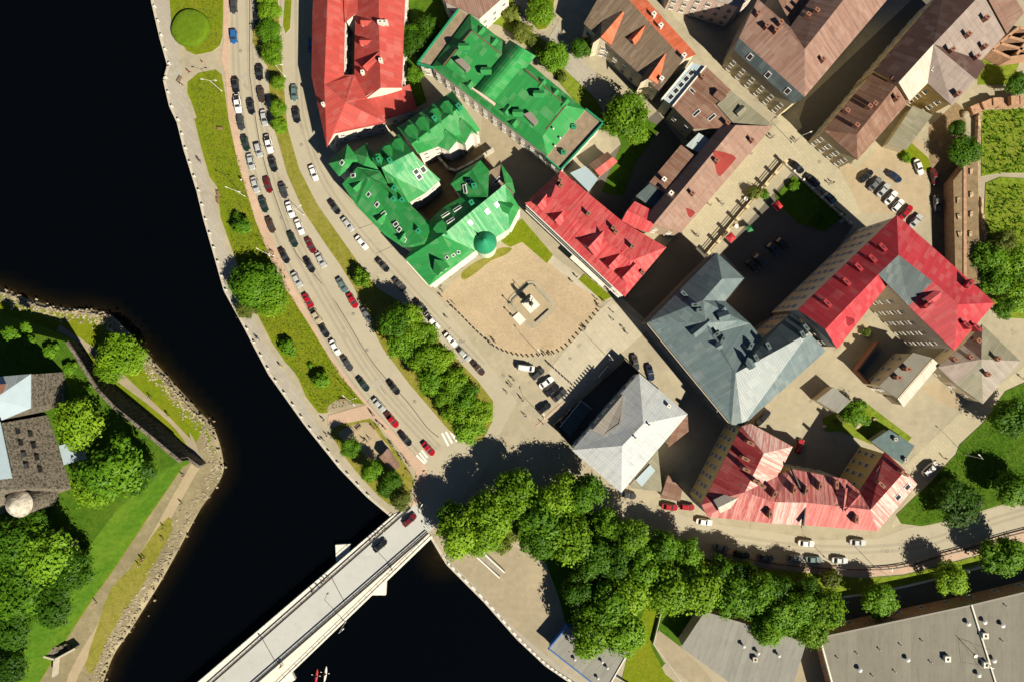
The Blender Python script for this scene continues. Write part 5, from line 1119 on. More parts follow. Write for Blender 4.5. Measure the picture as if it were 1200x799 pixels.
shrub(885, 226, 9, 'leaf_olive', 'yellow flowering bush at the corner of the walled garden', k=1.2); shrub(897, 228, 6, 'leaf_mid', 'small bush next to the yellow flowering one'); shrub(931, 219, 7, 'leaf_mid', 'bush in the sunny corner of the walled garden'); shrub(960, 255, 10, 'leaf_deep', 'dark bush in the shaded walled garden')
tree(1001, 484, 13, 5, 'leaf_mid', 'leafy tree in the small rock garden of the yard'); shrub(986, 490, 8, 'leaf_olive', 'yellowish bush in the rock garden'); shrub(1014, 492, 7, 'leaf_mid', 'bush beside the pale stone in the rock garden'); shrub(1010, 475, 6, 'leaf_deep', 'dark little bush at the top of the rock garden')
shrub(1015, 390, 6, 'leaf_olive', 'dry bush in the narrow yard under the crimson roof'); shrub(589, 640, 10, 'leaf_olive', 'olive bush beside the landing stairs', k=.8); shrub(601, 625, 10, 'leaf_olive', 'olive bush behind the landing stairs', k=.8)
# mown mound on the top lawn
b = MB(); c = W(224, 34); vs = []
for q, z in ((0, .1), (.03, .8), (.07, 1.15), (.16, 1.3), (.4, 1.4), (.7, 1.45), (1, 1.47)):
    for i in range(28): a = i * 6.283 / 28; vs.append(c + Vector((math.cos(a) * 5.0 * (1 - q * .98) * (1.05 + .08 * math.sin(2 * a)), math.sin(a) * 5.2 * (1 - q * .98), z)))
b.add(vs, [(k * 28 + i, k * 28 + (i + 1) % 28, (k + 1) * 28 + (i + 1) % 28, (k + 1) * 28 + i) for k in range(6) for i in range(28)]); o = b.build('mound', MAT['mound_grass'], None, True); o['kind'] = 'structure'
# short grass tufts on lawns: uncountable
def tufts(name, label, polys, n, mat, z, big=1.0):
    from mathutils.geometry import tessellate_polygon as T
    r_ = random.Random(5); tri = []
    for px in polys:
        P = [W(x, y) for x, y in px]
        for t in tess(P): a, c, d = (P[i] for i in t); tri.append((abs((c - a).cross(d - a).z), a, c, d))
    b = MB(); vs = []; fs = []; va = []
    for _ in range(n):
        _, a, c, d = r_.choices(tri, [t[0] for t in tri])[0]; u, w = r_.random(), r_.random()
        if u + w > 1: u, w = 1 - u, 1 - w
        p = a + (c - a) * u + (d - a) * w; p.z = z; s = r_.uniform(.10, .26) * big; tone = r_.random()
        for k in range(3):
            g = r_.uniform(0, 6.28); e = Vector((math.cos(g) * s, math.sin(g) * s, 0)); q = Vector((-e.y, e.x, 0)) * .35; o = len(vs)
            vs += [p - q, p + q, p + e * .9 + Vector((0, 0, s * 1.0))]; fs.append((o, o + 1, o + 2)); va += [tone] * 3
    me = bpy.data.meshes.new(name); me.from_pydata(vs, [], fs); me.materials.append(MAT[mat]); at = me.attributes.new('var', 'FLOAT', 'POINT'); at.data.foreach_set('value', va)
    tag(link(bpy.data.objects.new(name, me)), label, 'grass', None, 'stuff')
LAWN_A = [(222, 98), (253, 83), (268, 140), (300, 260), (357, 375), (424, 472), (375, 482), (341, 428), (300, 365), (274, 292), (256, 220), (231, 139)]
tufts('grass_tufts', 'short green tufts over the riverside lawns', [LAWN_A, [(204, 0), (212, 45), (230, 63), (258, 52), (260, 0)]], 9000, 'leaf_olive', .1)
tufts('grass_tufts', 'rank weeds over the ruin lawns at the right edge', [[(1152, 132), (1200, 128), (1200, 202), (1152, 205)], [(1158, 217), (1200, 216), (1200, 300), (1156, 290)]], 2600, 'leaf_olive', .15)
tufts('weed_clumps', 'tall dark weed clumps on the ruin lawns at the right edge', [[(1152, 132), (1200, 128), (1200, 202), (1152, 205)], [(1158, 217), (1200, 216), (1200, 300), (1156, 290)]], 420, 'leaf_mid', .15, 3.2)
tufts('grass_tufts', 'deep green tufts over the lawn inside the road bend', [[(1200, 450), (1152, 497), (1114, 541), (1055, 604), (1080, 614), (1150, 596), (1200, 580)]], 5000, 'leaf_mid', .12)

# ------------------------------------------------------------------ cars
def make_car(kind):
    """sedan / hatchback / van: body shell with glass, wheels and lamps; forward = +X, origin on the road"""
    L, Wd, Ht = dict(sedan=(4.5, 1.78, 1.45), hatchback=(4.1, 1.75, 1.5), van=(4.9, 1.9, 1.95), pickup=(5.1, 1.85, 1.75))[kind]
    hl, hw = L / 2, Wd / 2; n = 36
    def ring(sx, sy, z, e=5.0, ox=0, tap=.1):
        out = []
        for i in range(n):
            t = 2 * math.pi * i / n; cx, sy_ = math.cos(t), math.sin(t)
            x = math.copysign(abs(cx) ** (2 / e), cx); y = math.copysign(abs(sy_) ** (2 / e), sy_)
            out.append(Vector((ox + x * sx, y * sy * (1 - tap * x * x), z)))
        return out
    belt = .88 if kind in ('sedan', 'hatchback') else 1.05
    rings = [ring(hl * .97, hw * .93, .22), ring(hl, hw * .99, .42), ring(hl, hw, .62), ring(hl * .985, hw * .97, belt - .06), ring(hl * .95, hw * .91, belt)]
    vs = [p for r_ in rings for p in r_]; fs = [(k * n + i, k * n + (i + 1) % n, (k + 1) * n + (i + 1) % n, (k + 1) * n + i) for k in range(len(rings) - 1) for i in range(n)]
    fs += [tuple(range(4 * n, 5 * n)), tuple(reversed(range(n)))]
    f0, f1, r1, r0 = dict(sedan=(.95, .25, -1.05, -1.65), hatchback=(.95, .3, -1.45, -1.85), van=(1.75, .95, -2.0, -2.3), pickup=(1.05, .45, -.75, -1.05))[kind]
    bw, tw = hw * .88, hw * .70; z0, z1 = belt - .02, Ht
    cb = [Vector((f0, -bw, z0)), Vector((f0, bw, z0)), Vector((r0, bw, z0)), Vector((r0, -bw, z0))]; ct = [Vector((f1, -tw, z1 - .05)), Vector((f1, tw, z1 - .05)), Vector((r1, tw, z1 - .05)), Vector((r1, -tw, z1 - .05))]
    o = len(vs); vs += cb + ct; fs += [(o, o + 1, o + 5, o + 4), (o + 1, o + 2, o + 6, o + 5), (o + 2, o + 3, o + 7, o + 6), (o + 3, o, o + 4, o + 7)]
    o2 = len(vs); k = .86; vs += [Vector((f1 - .15, -tw * k, z1)), Vector((f1 - .15, tw * k, z1)), Vector((r1 + .15, tw * k, z1)), Vector((r1 + .15, -tw * k, z1))]
    fs += [(o + 4, o + 5, o2 + 1, o2), (o + 5, o + 6, o2 + 2, o2 + 1), (o + 6, o + 7, o2 + 3, o2 + 2), (o + 7, o + 4, o2, o2 + 3), (o2, o2 + 1, o2 + 2, o2 + 3)]
    if kind == 'pickup':
        o3 = len(vs); vs += [Vector((x, y, belt + .012)) for x, y in ((-1.15, -hw * .78), (-1.15, hw * .78), (-hl * .9, hw * .78), (-hl * .9, -hw * .78))]; fs.append((o3, o3 + 1, o3 + 2, o3 + 3))
    root = empty('parked_car', (0, 0, 0))
    body = mesh_obj('body', vs, fs, MAT['car_white'], root, None, True)
    for p in body.data.polygons: p.use_smooth = p.index < 4 * n
    if kind == 'pickup':
        body.data.materials.append(MAT['dark_void']); body.data.polygons[len(fs) - 1].material_index = 1
    body.material_slots[0].link = 'OBJECT'
    def patch(name, a, c, d, e, ins, mat='glass', out=.012):
        q = [a, c, d, e]; m = sum(q, Vector()) / 4; nr = (c - a).cross(d - a).normalized()
        if nr.dot(m - Vector((0, 0, .6))) < 0: nr = -nr
        q = [m + (p - m) * ins + nr * out for p in q]; qb = [p - nr * .03 for p in q]
        b = MB(); b.add(q + qb, [(0, 1, 2, 3), (7, 6, 5, 4), (0, 4, 5, 1), (1, 5, 6, 2), (2, 6, 7, 3), (3, 7, 4, 0)]); b.build(name, MAT[mat], root)
    patch('windscreen', cb[0], cb[1], ct[1], ct[0], .9); patch('rear_window', cb[2], cb[3], ct[3], ct[2], .86)
    patch('side_window', cb[1], cb[2], ct[2], ct[1], .88); patch('side_window', cb[3], cb[0], ct[0], ct[3], .88)
    wm_ = MB(); wm_.tube((0, -.11, 0), (0, .11, 0), .32, .32, 14); tyre = wm_.build('wheel', MAT['tyre'], root); wm_ = MB(); wm_.tube((0, -.118, 0), (0, .118, 0), .19, .19, 10); rim = wm_.build('rim', MAT['rim'], tyre)
    pos = [(hl * .62, hw - .12), (hl * .62, -hw + .12), (-hl * .6, hw - .12), (-hl * .6, -hw + .12)]; tyre.location = (*pos[0], .32)
    for p in pos[1:]:
        w = tyre.copy(); link(w, root); w.location = (*p, .32); q = rim.copy(); link(q, w)
    for sy in (-1, 1):
        b = MB(); b.box((hl * .93, sy * hw * .62, .66), (.22, .34, .16)); b.build('headlight', MAT['lamp_clear'], root)
        b = MB(); b.box((-hl * .955, sy * hw * .66, .72), (.12, .28, .16)); b.build('tail_light', MAT['lamp_red'], root)
        b = MB(); b.box((f0 - .12, sy * (hw + .03), belt + .06), (.16, .2, .13)); b.build('mirror', MAT['car_black'], root)
    return root
PROTO = {k: make_car(k) for k in ('sedan', 'hatchback', 'van', 'pickup')}
USED = set()
def place(kind, colour, px, py, ang, z=0.02):
    src = PROTO[kind]
    if kind not in USED: USED.add(kind); root = src
    else:
        root = src.copy(); link(root)
        for ch in src.children:
            c = ch.copy(); link(c, root)
            for g in ch.children: d = g.copy(); link(d, c)
    root.location = W(px, py, .7); root.location.z = z; root.rotation_euler = (0, 0, ang)
    for ch in root.children:
        if ch.name.split('.')[0] == 'body': ch.material_slots[0].link = 'OBJECT'; ch.material_slots[0].material = MAT['car_' + colour]
    return root
def tangent(px, py, line):
    best = None
    for a, c in zip(line, line[1:]):
        ax, ay, bx, by = *a, *c; l2 = (bx - ax) ** 2 + (by - ay) ** 2; t = max(0, min(1, ((px - ax) * (bx - ax) + (py - ay) * (by - ay)) / l2)); d = math.hypot(px - ax - t * (bx - ax), py - ay - t * (by - ay))
        if best is None or d < best[0]: best = (d, math.atan2(-(by - ay), bx - ax))
    return best[1]
RIV = smooth_line([(283, -30), (286, 75), (290, 120), (300, 176), (316, 235), (332, 280), (352, 320), (385, 378), (420, 435), (455, 480), (500, 530)], 5)
UPP = smooth_line([(343, -20), (345, 109), (350, 150), (367.6, 203), (391, 243), (424, 285), (448, 311), (468, 334), (493, 359), (528, 398), (560, 432), (580, 455)], 5)
VV = dict(
left=('left lane of the riverside road', RIV, [(273.8, 6.5, 'darkgrey', 's'), (273.8, 42.8, 'blue', 'h'), (276, 100, 'black', 's'), (278.5, 122, 'white', 'p'), (282, 143.5, 'darkgrey', 's'), (287.6, 168, 'green', 's'), (294, 190, 'silver', 's'), (299, 217, 'silver', 's'), (309, 240, 'green', 's'), (317, 264, 'brown', 's'), (333, 300, 'black', 's'), (348, 328, 'silver', 's'), (361, 353, 'red', 's'), (370, 370, 'beige', 'p'), (379.5, 387, 'black', 's'), (392.6, 407, 'white', 's'), (406.7, 426, 'darkgrey', 's'), (425.6, 450, 'green', 's'), (444, 474, 'silver', 's'), (459, 491.6, 'red', 'p'), (475, 514, 'black', 's')]),
mid=('middle lane of the riverside road', RIV, [(294, 125, 'black', 's'), (303, 176, 'silver', 'h'), (314, 217, 'darkred', 's'), (343, 281, 'green', 's'), (362.6, 311, 'black', 's')]),
right=('right lane of the riverside road', RIV, [(302, 22, 'black', 's'), (304, 85, 'black', 's'), (306, 111, 'brown', 's'), (309.5, 138.5, 'silver', 's'), (315, 169, 'white', 'p'), (320, 192.5, 'black', 's'), (332, 223.5, 'darkgrey', 's'), (340, 246, 'white', 's'), (351, 266, 'white', 's'), (364, 288, 'darkred', 's'), (376, 305, 'silver', 's'), (401, 334.6, 'teal', 's'), (413, 352.6, 'red', 's'), (429.5, 369, 'grey', 's'), (461.4, 454, 'black', 's'), (502, 525.6, 'red', 's')]),
upper=('upper road beside the green roofed complex', UPP, [(344.7, 109, 'teal', 's'), (347.5, 135, 'black', 's'), (367.6, 203, 'white', 's'), (392, 243, 'black', 's'), (407.7, 263, 'silver', 's'), (424, 284.7, 'white', 's'), (448.7, 311, 'black', 's'), (468.4, 334, 'darkgrey', 's'), (493, 359, 'black', 's'), (507, 377, 'white', 'p'), (528, 398, 'white', 's'), (544, 416, 'silver', 'h'), (560.5, 431.6, 'brown', 's')]))
KN = dict(s='sedan', h='hatchback', v='van', p='pickup'); KL = dict(s='saloon car', h='hatchback', v='van', p='pickup')
CN = dict(darkgrey='dark grey', darkred='dark red', green='dark green', teal='teal grey')
entries = []
for key, (phrase, line, cars) in VV.items():
    for i, (x, y, c, k) in enumerate(cars):
        entries.append((x, y, c, k, tangent(x, y, line) + rnd.uniform(-.03, .03), phrase, cars, i, 'cars on the ' + phrase))
for e in entries:
    x, y, c, k, a, phrase, cars, i, grp = e; same = [t for t in cars if (t[2], t[3]) == (c, k)]; base = f'{CN.get(c, c)} {KL[k]} in the {phrase}'
    if len(same) > 1: base = f'{N_(same.index(cars[i]))} {CN.get(c, c)} {KL[k]} from the top in the {phrase}'
    o = place(KN[k], c, x, y, a); tag(o, base, 'pickup' if k == 'p' else 'car', grp)
def D(deg): return R(deg)
for x, y, c, k, deg, l_, grp in [
    (616, 431, 'white', 'v', -8, 'white van standing alone at the edge of the square car park', 1), (630.5, 438, 'darkgrey', 'h', 40, 'dark grey car squeezed between the white van and a white car', 1), (640, 448, 'white', 's', 35, 'white car between two dark cars in the square car park', 1), (647, 457, 'black', 's', 40, 'black car second from the bollard line in the square car park', 1), (656, 463, 'darkgrey', 's', 40, 'dark grey car nearest the bollard line in the square car park', 1), (638, 478, 'black', 'h', 38, 'black hatchback alone below the car park row', 1),
    (744.5, 425, 'darkgrey', 's', -80, 'dark grey car at the upper tip of the white hipped house', 0), (762, 436.5, 'navy', 's', -78, 'navy blue car right of the white hipped house', 0), (736, 579.5, 'darkgrey', 's', -12, 'dark car in the shade at the lower tip of the white hipped house', 0), (784.6, 593.5, 'red', 's', -8, 'red car parked in shade left of another red car by the curved road', 2), (805, 593.5, 'red', 'h', -5, 'bright red hatchback just left of the worn red roof corner', 2),
    (825, 611, 'white', 's', -8, 'white car on the curved road at the worn red roof corner', 2), (944.5, 636, 'white', 's', -4, 'white car driving along the middle of the curved road', 2), (1005, 635, 'silver', 's', -3, 'silver car driving along the right part of the curved road', 2), (845, 641, 'grey', 's', -14, 'grey car at the left end of the parked row under the trees', 2), (869, 649, 'black', 's', -12, 'black car second in the parked row under the trees', 2), (897, 652.5, 'darkgrey', 's', -8, 'dark grey car third in the parked row under the trees', 2), (932, 653, 'grey', 'h', -5, 'grey hatchback fourth in the parked row under the trees', 2), (953, 655, 'teal', 's', -3, 'teal grey car fifth in the parked row under the trees', 2), (984, 656, 'silver', 's', -3, 'silver car at the right end of the parked row by the railing', 2),
    (1089, 549, 'white', 'v', 42, 'white van parked beside the lawn near the streaked roof', 0), (894, 489, 'black', 'p', 48, 'black pickup in the corner of the grey block yard', 0), (937, 523, 'red', 'h', 70, 'red car half in shade behind the worn red roofs', 0),
    (934, 196, 'black', 's', -42, 'black car first in line along the garden wall', 3), (953, 211.5, 'darkgrey', 's', -40, 'dark grey car second in line along the garden wall', 3), (972, 231, 'teal', 's', -40, 'teal grey car third in line along the garden wall', 3),
    (1015, 207, 'black', 's', -48 + 90, 'black car at the upper end of the dusty yard row', 4), (1025.5, 216, 'grey', 's', 46, 'grey car second in the dusty yard row', 4), (1035, 223, 'silver', 's', 48, 'silver car in the middle of the dusty yard row', 4), (1044, 232, 'white', 's', 48, 'white car fourth in the dusty yard row', 4), (1052, 241, 'white', 'h', 48, 'white hatchback fifth in the dusty yard row', 4), (1062, 249, 'red', 's', 48, 'red car touching the tip of the crimson roof', 4), (1073, 259, 'silver', 's', 50, 'silver car at the shaded lower end of the dusty yard row', 4), (1048, 207, 'navy', 's', -36, 'navy blue car alone in the middle of the dusty yard', 0), (1076.5, 196, 'white', 's', -70, 'white car beside the small grass patch by the khaki shed', 0),
    (1095, 207.5, 'darkred', 's', -75, 'dark red car in the shade of the narrow lane', 0), (1098, 238, 'grey', 's', -85, 'grey car in the black shade of the narrow lane', 0), (905, 291, 'navy', 's', -40, 'navy car in the shaded courtyard, left of a black one', 0), (916, 285, 'black', 's', -40, 'black car in the shaded courtyard beside a navy one', 0), (890, 304, 'darkgrey', 's', -40, 'dark grey car in the shaded courtyard near the grey roof', 0), (881, 311, 'black', 'h', -40, 'black hatchback lowest in the shaded courtyard', 0),
    (365, 54, 'blue', 's', -88, 'blue car in the shade of the coral block', 0), (480, 609, 'darkred', 's', 42, 'dark red car entering the bridge', 0), (445.5, 639, 'black', 's', 42, 'black car driving on the bridge', 0)]:
    o = place(KN[k], c, x, y, R(deg), .03); tag(o, l_, {'v': 'van', 'p': 'pickup'}.get(k, 'car'), {1: 'cars parked beside the square', 2: 'cars on the curved road', 3: 'cars along the garden wall', 4: 'cars in the dusty yard'}.get(grp))
# ------------------------------------------------------------------ people
def make_person(pose):
    """one continuous skinned body; pose: stand / walk / sit"""
    J = {}; E = []; rad = {}
    def j(n, p, r, par=None):
        J[n] = (Vector(p), r)
        if par: E.append((par, n))
    st = {'stand': 0, 'walk': .26, 'sit': 0}[pose]
    j('pel', (0, 0, .95), .15); j('chest', (0, 0, 1.28), .17, 'pel'); j('neck', (.01, 0, 1.48), .065, 'chest'); j('head', (.03, 0, 1.62), .10, 'neck'); j('top', (.02, 0, 1.72), .085, 'head')
    for s, q in ((1, 'l'), (-1, 'r')):
        k = st * s
        j('sh' + q, (0, .19 * s, 1.42), .075, 'chest'); j('el' + q, (-k * .6 - .02, .25 * s, 1.14), .05, 'sh' + q); j('wr' + q, (.07 - k * .9, .25 * s, .90), .034, 'el' + q); j('pa' + q, (.09 - k, .25 * s, .82), .036, 'wr' + q)
        for f in range(4): j(f'f{f}{q}', (.07 + f * .022 - k, .25 * s - .012 * s, .73 - .012 * (f in (1, 2))), .009, 'pa' + q)
        j('th' + q, (.15 - k, .215 * s, .80), .010, 'pa' + q)
        j('hip' + q, (0, .09 * s, .90), .105, 'pel'); j('kn' + q, (.04 + k * .7, .10 * s, .50), .065, 'hip' + q); j('an' + q, (k * 1.1 - .04 * (k < 0), .10 * s, .09), .045, 'kn' + q); j('to' + q, (k * 1.1 + .16, .11 * s, .045), .04, 'an' + q)
    names = list(J); me = bpy.data.meshes.new('body'); me.from_pydata([J[n][0] for n in names], [(names.index(a), names.index(c)) for a, c in E], [])
    o = link(bpy.data.objects.new('body', me)); sk = o.modifiers.new('skin', 'SKIN'); sk.use_smooth_shade = True; su = o.modifiers.new('sub', 'SUBSURF'); su.levels = 1; su.render_levels = 1
    for i, n in enumerate(names): v = me.skin_vertices[0].data[i]; v.radius = (J[n][1], J[n][1]); v.use_root = n == 'pel'
    dg = bpy.context.evaluated_depsgraph_get(); m2 = bpy.data.meshes.new_from_object(o.evaluated_get(dg)); bpy.data.objects.remove(o)
    m2.materials.clear()
    for mm in ('skin', 'cloth_blue', 'cloth_denim', 'shoe'): m2.materials.append(MAT[mm])
    for p in m2.polygons:
        c = p.center; hand = abs(c.y) > .2 and c.z < .93
        p.material_index = 0 if c.z > 1.46 or hand else 1 if c.z > .96 or (abs(c.y) > .2 and c.z > .9) else 3 if c.z < .1 else 2
        p.use_smooth = True
    root = empty('person', (0, 0, 0)); b = link(bpy.data.objects.new('body', m2), root)
    for i in (1, 2): b.material_slots[i].link = 'OBJECT'
    h = MB(); h.lathe((.005, 0, 1.60), [(.108, 0), (.116, .05), (.105, .10), (.07, .145), (.02, .165)], 12); ho = h.build('hair', MAT['cloth_hair'], root, True); ho.material_slots[0].link = 'OBJECT'
    f = MB()
    for s in (-1, 1): f.box((.125, s * .035, 1.635), (.012, .022, .014))
    f.build('eyes', MAT['iron'], root)
    return root
PP = {k: make_person(k) for k in ('stand', 'walk')}; PU = set()
def person(pose, px, py, deg, top, leg, hair, z=.02):
    src = PP[pose]
    if pose not in PU: PU.add(pose); root = src
    else:
        root = src.copy(); link(root)
        for ch in src.children: link(ch.copy(), root)
    root.location = W(px, py, 0); root.location.z = z; root.rotation_euler = (0, 0, R(deg)); s = rnd.uniform(.94, 1.04); root.scale = (s, s, s)
    for ch in root.children:
        nme = ch.name.split('.')[0]
        if nme == 'body':
            for i, mm in ((1, top), (2, leg)): ch.material_slots[i].link = 'OBJECT'; ch.material_slots[i].material = MAT['cloth_' + mm]
        elif nme == 'hair': ch.material_slots[0].link = 'OBJECT'; ch.material_slots[0].material = MAT['cloth_' + hair]
    return root
CT = ['black', 'white', 'red', 'blue', 'grey', 'yellow', 'beige', 'green', 'pink', 'darkgrey']; CL = ['denim', 'black', 'beige', 'grey', 'darkgrey']
CNM = dict(darkgrey='dark grey', denim='dark blue')
PL = [  # place, list of (x, y)
    ('at the upper square corner', [(518, 348), (519, 342), (517, 336), (521, 329), (524.5, 373), (531, 361), (533, 357)], .02),
    ('below the green facade', [(542, 313), (540, 316), (530, 322), (527, 325)], .03),
    ('at the left bollards', [(574, 401), (581, 402), (579, 399), (576, 404)], .02),
    ('at the lower bollards', [(639, 415), (646, 415), (644, 427), (646, 429)], .02),
    ('right of the square', [(685, 386), (686, 384), (699, 351), (701, 357), (703, 361), (718, 366), (718, 375), (707, 353)], .02),
    ('by the crimson house portico', [(676, 325), (671, 331)], .03),
    ('left of the car park', [(602, 445), (600, 450), (598, 452), (594.5, 460), (611, 466), (613, 469), (616, 487), (636, 496)], .02),
    ('above the pillared fence', [(846, 240), (844, 237), (832, 241), (817, 277.5), (815, 275)], .02),
    ('where the pale streets cross', [(902, 163), (905, 161), (931, 167), (933, 165)], .02),
    ('beside the garden wall street', [(971, 216), (975, 215)], .02),
    ('on the upper riverside promenade', [(240, 76), (223, 86), (214, 101), (234, 188), (236, 191)], .03),
    ('on the lower riverside promenade', [(302, 396), (304, 367), (304, 398), (330, 429), (380, 492), (384, 510), (389, 511), (380, 516)], .03),
    ('on the pink footway', [(285, 212), (321, 297), (436, 483), (438, 486), (445, 496), (449, 499), (452, 502), (459, 519), (461, 522)], .12),
    ('near the gabled kiosk', [(469, 533), (471, 537), (475, 536), (478, 541), (480, 545), (427, 515), (431, 517), (434, 514), (443, 500)], .11),
    ('on the left bridge walkway', [(434.5, 631), (437, 627), (441, 625), (444, 623), (450, 621), (452, 618), (374, 687), (378, 681), (381, 678), (385, 676), (367, 691), (307, 746)], .18),
    ('on the right bridge walkway', [(332, 777), (330, 779), (460, 666)], .18),
    ('on the island beach', [(165, 655), (168, 654), (166, 657), (162, 663), (191, 618), (212, 590), (214, 558), (190, 632), (112, 707)], -.86),
    ('on the island shore path', [(175, 465), (196, 486)], -.85),
    ('by the lawn at right', [(1106, 536), (1197, 443)], .03),
    ('before the grey corner block', [(731, 385), (735, 391)], .02)]
seen_p = {}; plist = []
for place_, pts, z in PL:
    for i, (x, y) in enumerate(pts):
        t, l = CT[(i * 3 + len(plist)) % len(CT)], CL[(i * 2 + len(place_)) % len(CL)]
        plist.append((place_, x, y, z, t, l)); seen_p.setdefault((place_, t, l), []).append(i)
cnt = {}
for k, (place_, x, y, z, t, l) in enumerate(plist):
    key = (place_, t, l); cnt[key] = cnt.get(key, 0) + 1; multi = len(seen_p[key]) > 1
    o = person('walk' if k % 3 else 'stand', x, y, rnd.uniform(0, 360), t, l, 'hair' if k % 4 else 'fair', z)
    tag(o, f"{N_(cnt[key] - 1) + ' ' if multi else ''}person in {CNM.get(t, t)} top and {CNM.get(l, l)} trousers {place_}", 'person', 'people ' + place_)

# ------------------------------------------------------------------ street furniture
def repeat(src, loc, rz=None):
    c = src.copy(); link(c); c.location = loc
    if rz is not None: c.rotation_euler = (0, 0, rz)
    for ch in src.children:
        d = ch.copy(); link(d, c)
        for g in ch.children: link(g.copy(), d)
    return c
def series(make, spots, label, cat, group):
    src = make()
    for i, (p, rz) in enumerate(spots):
        if i == 0: o = src; o.location = p; o.rotation_euler = (0, 0, rz)
        else: o = repeat(src, p, rz)
        tag(o, label, cat, group)
def along(px, step, closed=False, z=.02):
    P = [W(*p) for p in px]; out = []; d0 = 0
    for a, c in zip(P, P[1:]):
        L = (c - a).length; t = d0
        while t < L: q = a.lerp(c, t / L); q.z = z; out.append((q, math.atan2(c.y - a.y, c.x - a.x))); t += step
        d0 = t - L
    return out
def mk_bollard():
    r = empty('bollard', (0, 0, 0)); b = MB(); b.lathe((0, 0, 0), [(.26, 0), (.24, .12), (.19, .16), (.17, .62), (.22, .70)], 12); b.build('post', MAT['granite'], r)
    b = MB(); b.lathe((0, 0, .70), [(.22, 0), (.25, .10), (.19, .24), (.05, .32)], 12); b.build('head', MAT['granite'], r, True); return r
arc = smooth_line([(527, 356), (537, 366), (546, 375), (555, 384.5), (564, 393), (574, 402), (584, 409), (596, 414), (608, 417), (620, 418), (633, 417), (646, 415), (657.6, 411), (668, 403), (680.5, 389), (693, 375), (702, 364)], 6)
series(mk_bollard, along(arc, 1.42), 'short dark stone bollard in the curved line around the cobbled square', 'bollard', 'bollards around the square')
series(mk_bollard, along([(642, 425), (672, 452)], 1.12), 'short stone bollard in the straight line beside the car park', 'bollard', 'bollards beside the car park')
def mk_post():
    r = empty('quay_post', (0, 0, 0)); b = MB(); b.box((0, 0, .4), (.34, .34, .8), 0, 0, .9); b.build('post', MAT['concrete_pale'], r); b = MB(); b.box((0, 0, .86), (.46, .46, .12)); b.box((0, 0, .97), (.36, .36, .1), 0, 0, .4); b.build('cap', MAT['kerb_white'], r); return r
qp = [(x + 1.2, y + .3) for x, y in QUAY_N[:-1]]
series(mk_post, along(qp, 4.05, z=.05), 'white stone post on the river edge of the promenade', 'post', 'posts of the river promenade')
def mk_lamp(arms):
    r = empty('street_lamp', (0, 0, 0)); b = MB(); b.lathe((0, 0, 0), [(.16, 0), (.15, .5), (.07, .6), (.05, 7.6)], 10); b.build('pole', MAT['white_metal'], r)
    for s in arms:
        b = MB(); b.tube((0, 0, 7.5), (s * 1.5, 0, 8.1), .035, .03, 6); a = b.build('arm', MAT['white_metal'], r); b = MB(); b.box((s * 1.8, 0, 8.12), (.7, .22, .1)); b.build('lamp_head', MAT['white_metal'], a)
    return r
LB = [((260, 107), 175, 'double armed white street lamp on the upper riverside lawn'), ((287, 230), 160, 'double armed white street lamp on the middle riverside lawn'), ((321, 300), 150, 'double armed white street lamp at the pink footway by the left queue'), ((417, 466), 140, 'double armed white street lamp on the bare patch of lower lawn')]
L2 = mk_lamp((-1, 1)); 
for i, (p, dg, l_) in enumerate(LB):
    o = L2 if i == 0 else repeat(L2, (0, 0, 0)); o.location = W(*p); o.location.z = .1; o.rotation_euler = (0, 0, R(dg)); tag(o, l_, 'street lamp', 'lamps along the riverside lawn')
L1 = mk_lamp((1,))
LB = [((633.5, 416), 120, 'single street lamp in the lower bollard arc of the square'), ((714, 421), 130, 'single street lamp right of the bollard line on pale paving'), ((637, 489), 100, 'single street lamp at the corner of the fenced yard'), ((356, 252), 30, 'single street lamp on the right side of the riverside road'), ((966, 652), 90, 'single street lamp on the curved road near the parked row end'), ((459, 663), 45, 'single street lamp on the right bridge walkway'), ((405, 728), 45, 'single street lamp at the bridge middle on the right side'), ((1130, 532), 140, 'single street lamp beside the lawn street at right'), ((334, 90), 0, 'single street lamp between the two roads near the top'), ((1025, 664), 80, 'single street lamp on the pavement below the curved road'), ((495, 590), 60, 'single street lamp at the bridge head by the junction'), ((928, 168), 20, 'single street lamp at the corner where the pale streets cross')]
for i, (p, dg, l_) in enumerate(LB):
    o = L1 if i == 0 else repeat(L1, (0, 0, 0)); o.location = W(*p); o.location.z = .05; o.rotation_euler = (0, 0, R(dg)); tag(o, l_, 'street lamp', 'single armed street lamps')
# monument in the square
r = empty('monument', W(623, 357), 0, 'bronze standing figure with staff on a stepped stone plinth in the square', 'monument'); MC = r.location.copy()
def rrect(c, a, b_, rot, rr, n=6):
    out = []
    for sx, sy, st in ((1, 1, 0), (-1, 1, 90), (-1, -1, 180), (1, -1, 270)):
        for k in range(n + 1):
            t = R(st + 90 * k / n); p = Vector((sx * (a - rr) + rr * math.cos(t), sy * (b_ - rr) + rr * math.sin(t), 0)); out.append(c + Matrix.Rotation(rot, 3, 'Z') @ p)
    return out
Z0 = Vector((0, 0, 0)); rot = R(-48)
b = MB(); b.prism(rrect(Z0, 5.6, 5.2, rot, 2.6), 0, .16); b.build('lower_step', MAT['paving'], r)
b = MB(); b.prism(rrect(Z0, 4.6, 4.3, rot, 1.6), .1, .42); b.build('upper_step', MAT['granite'], r)
b = MB(); b.prism(rrect(Z0, 4.3, 4.0, rot, 1.4), .3, .5); b.build('platform', MAT['yard_dust'], r)
ax = Matrix.Rotation(rot, 3, 'Z')
b = MB()
for (x, y, dx, dy) in ((4.35, 0, .3, 5), (-4.35, 1.2, .3, 4), (0, 4.05, 6, .3)): p = ax @ Vector((x, y, .75)); b.box(p, (dx, dy, .6), rot)
b.build('low_wall', MAT['granite'], r)
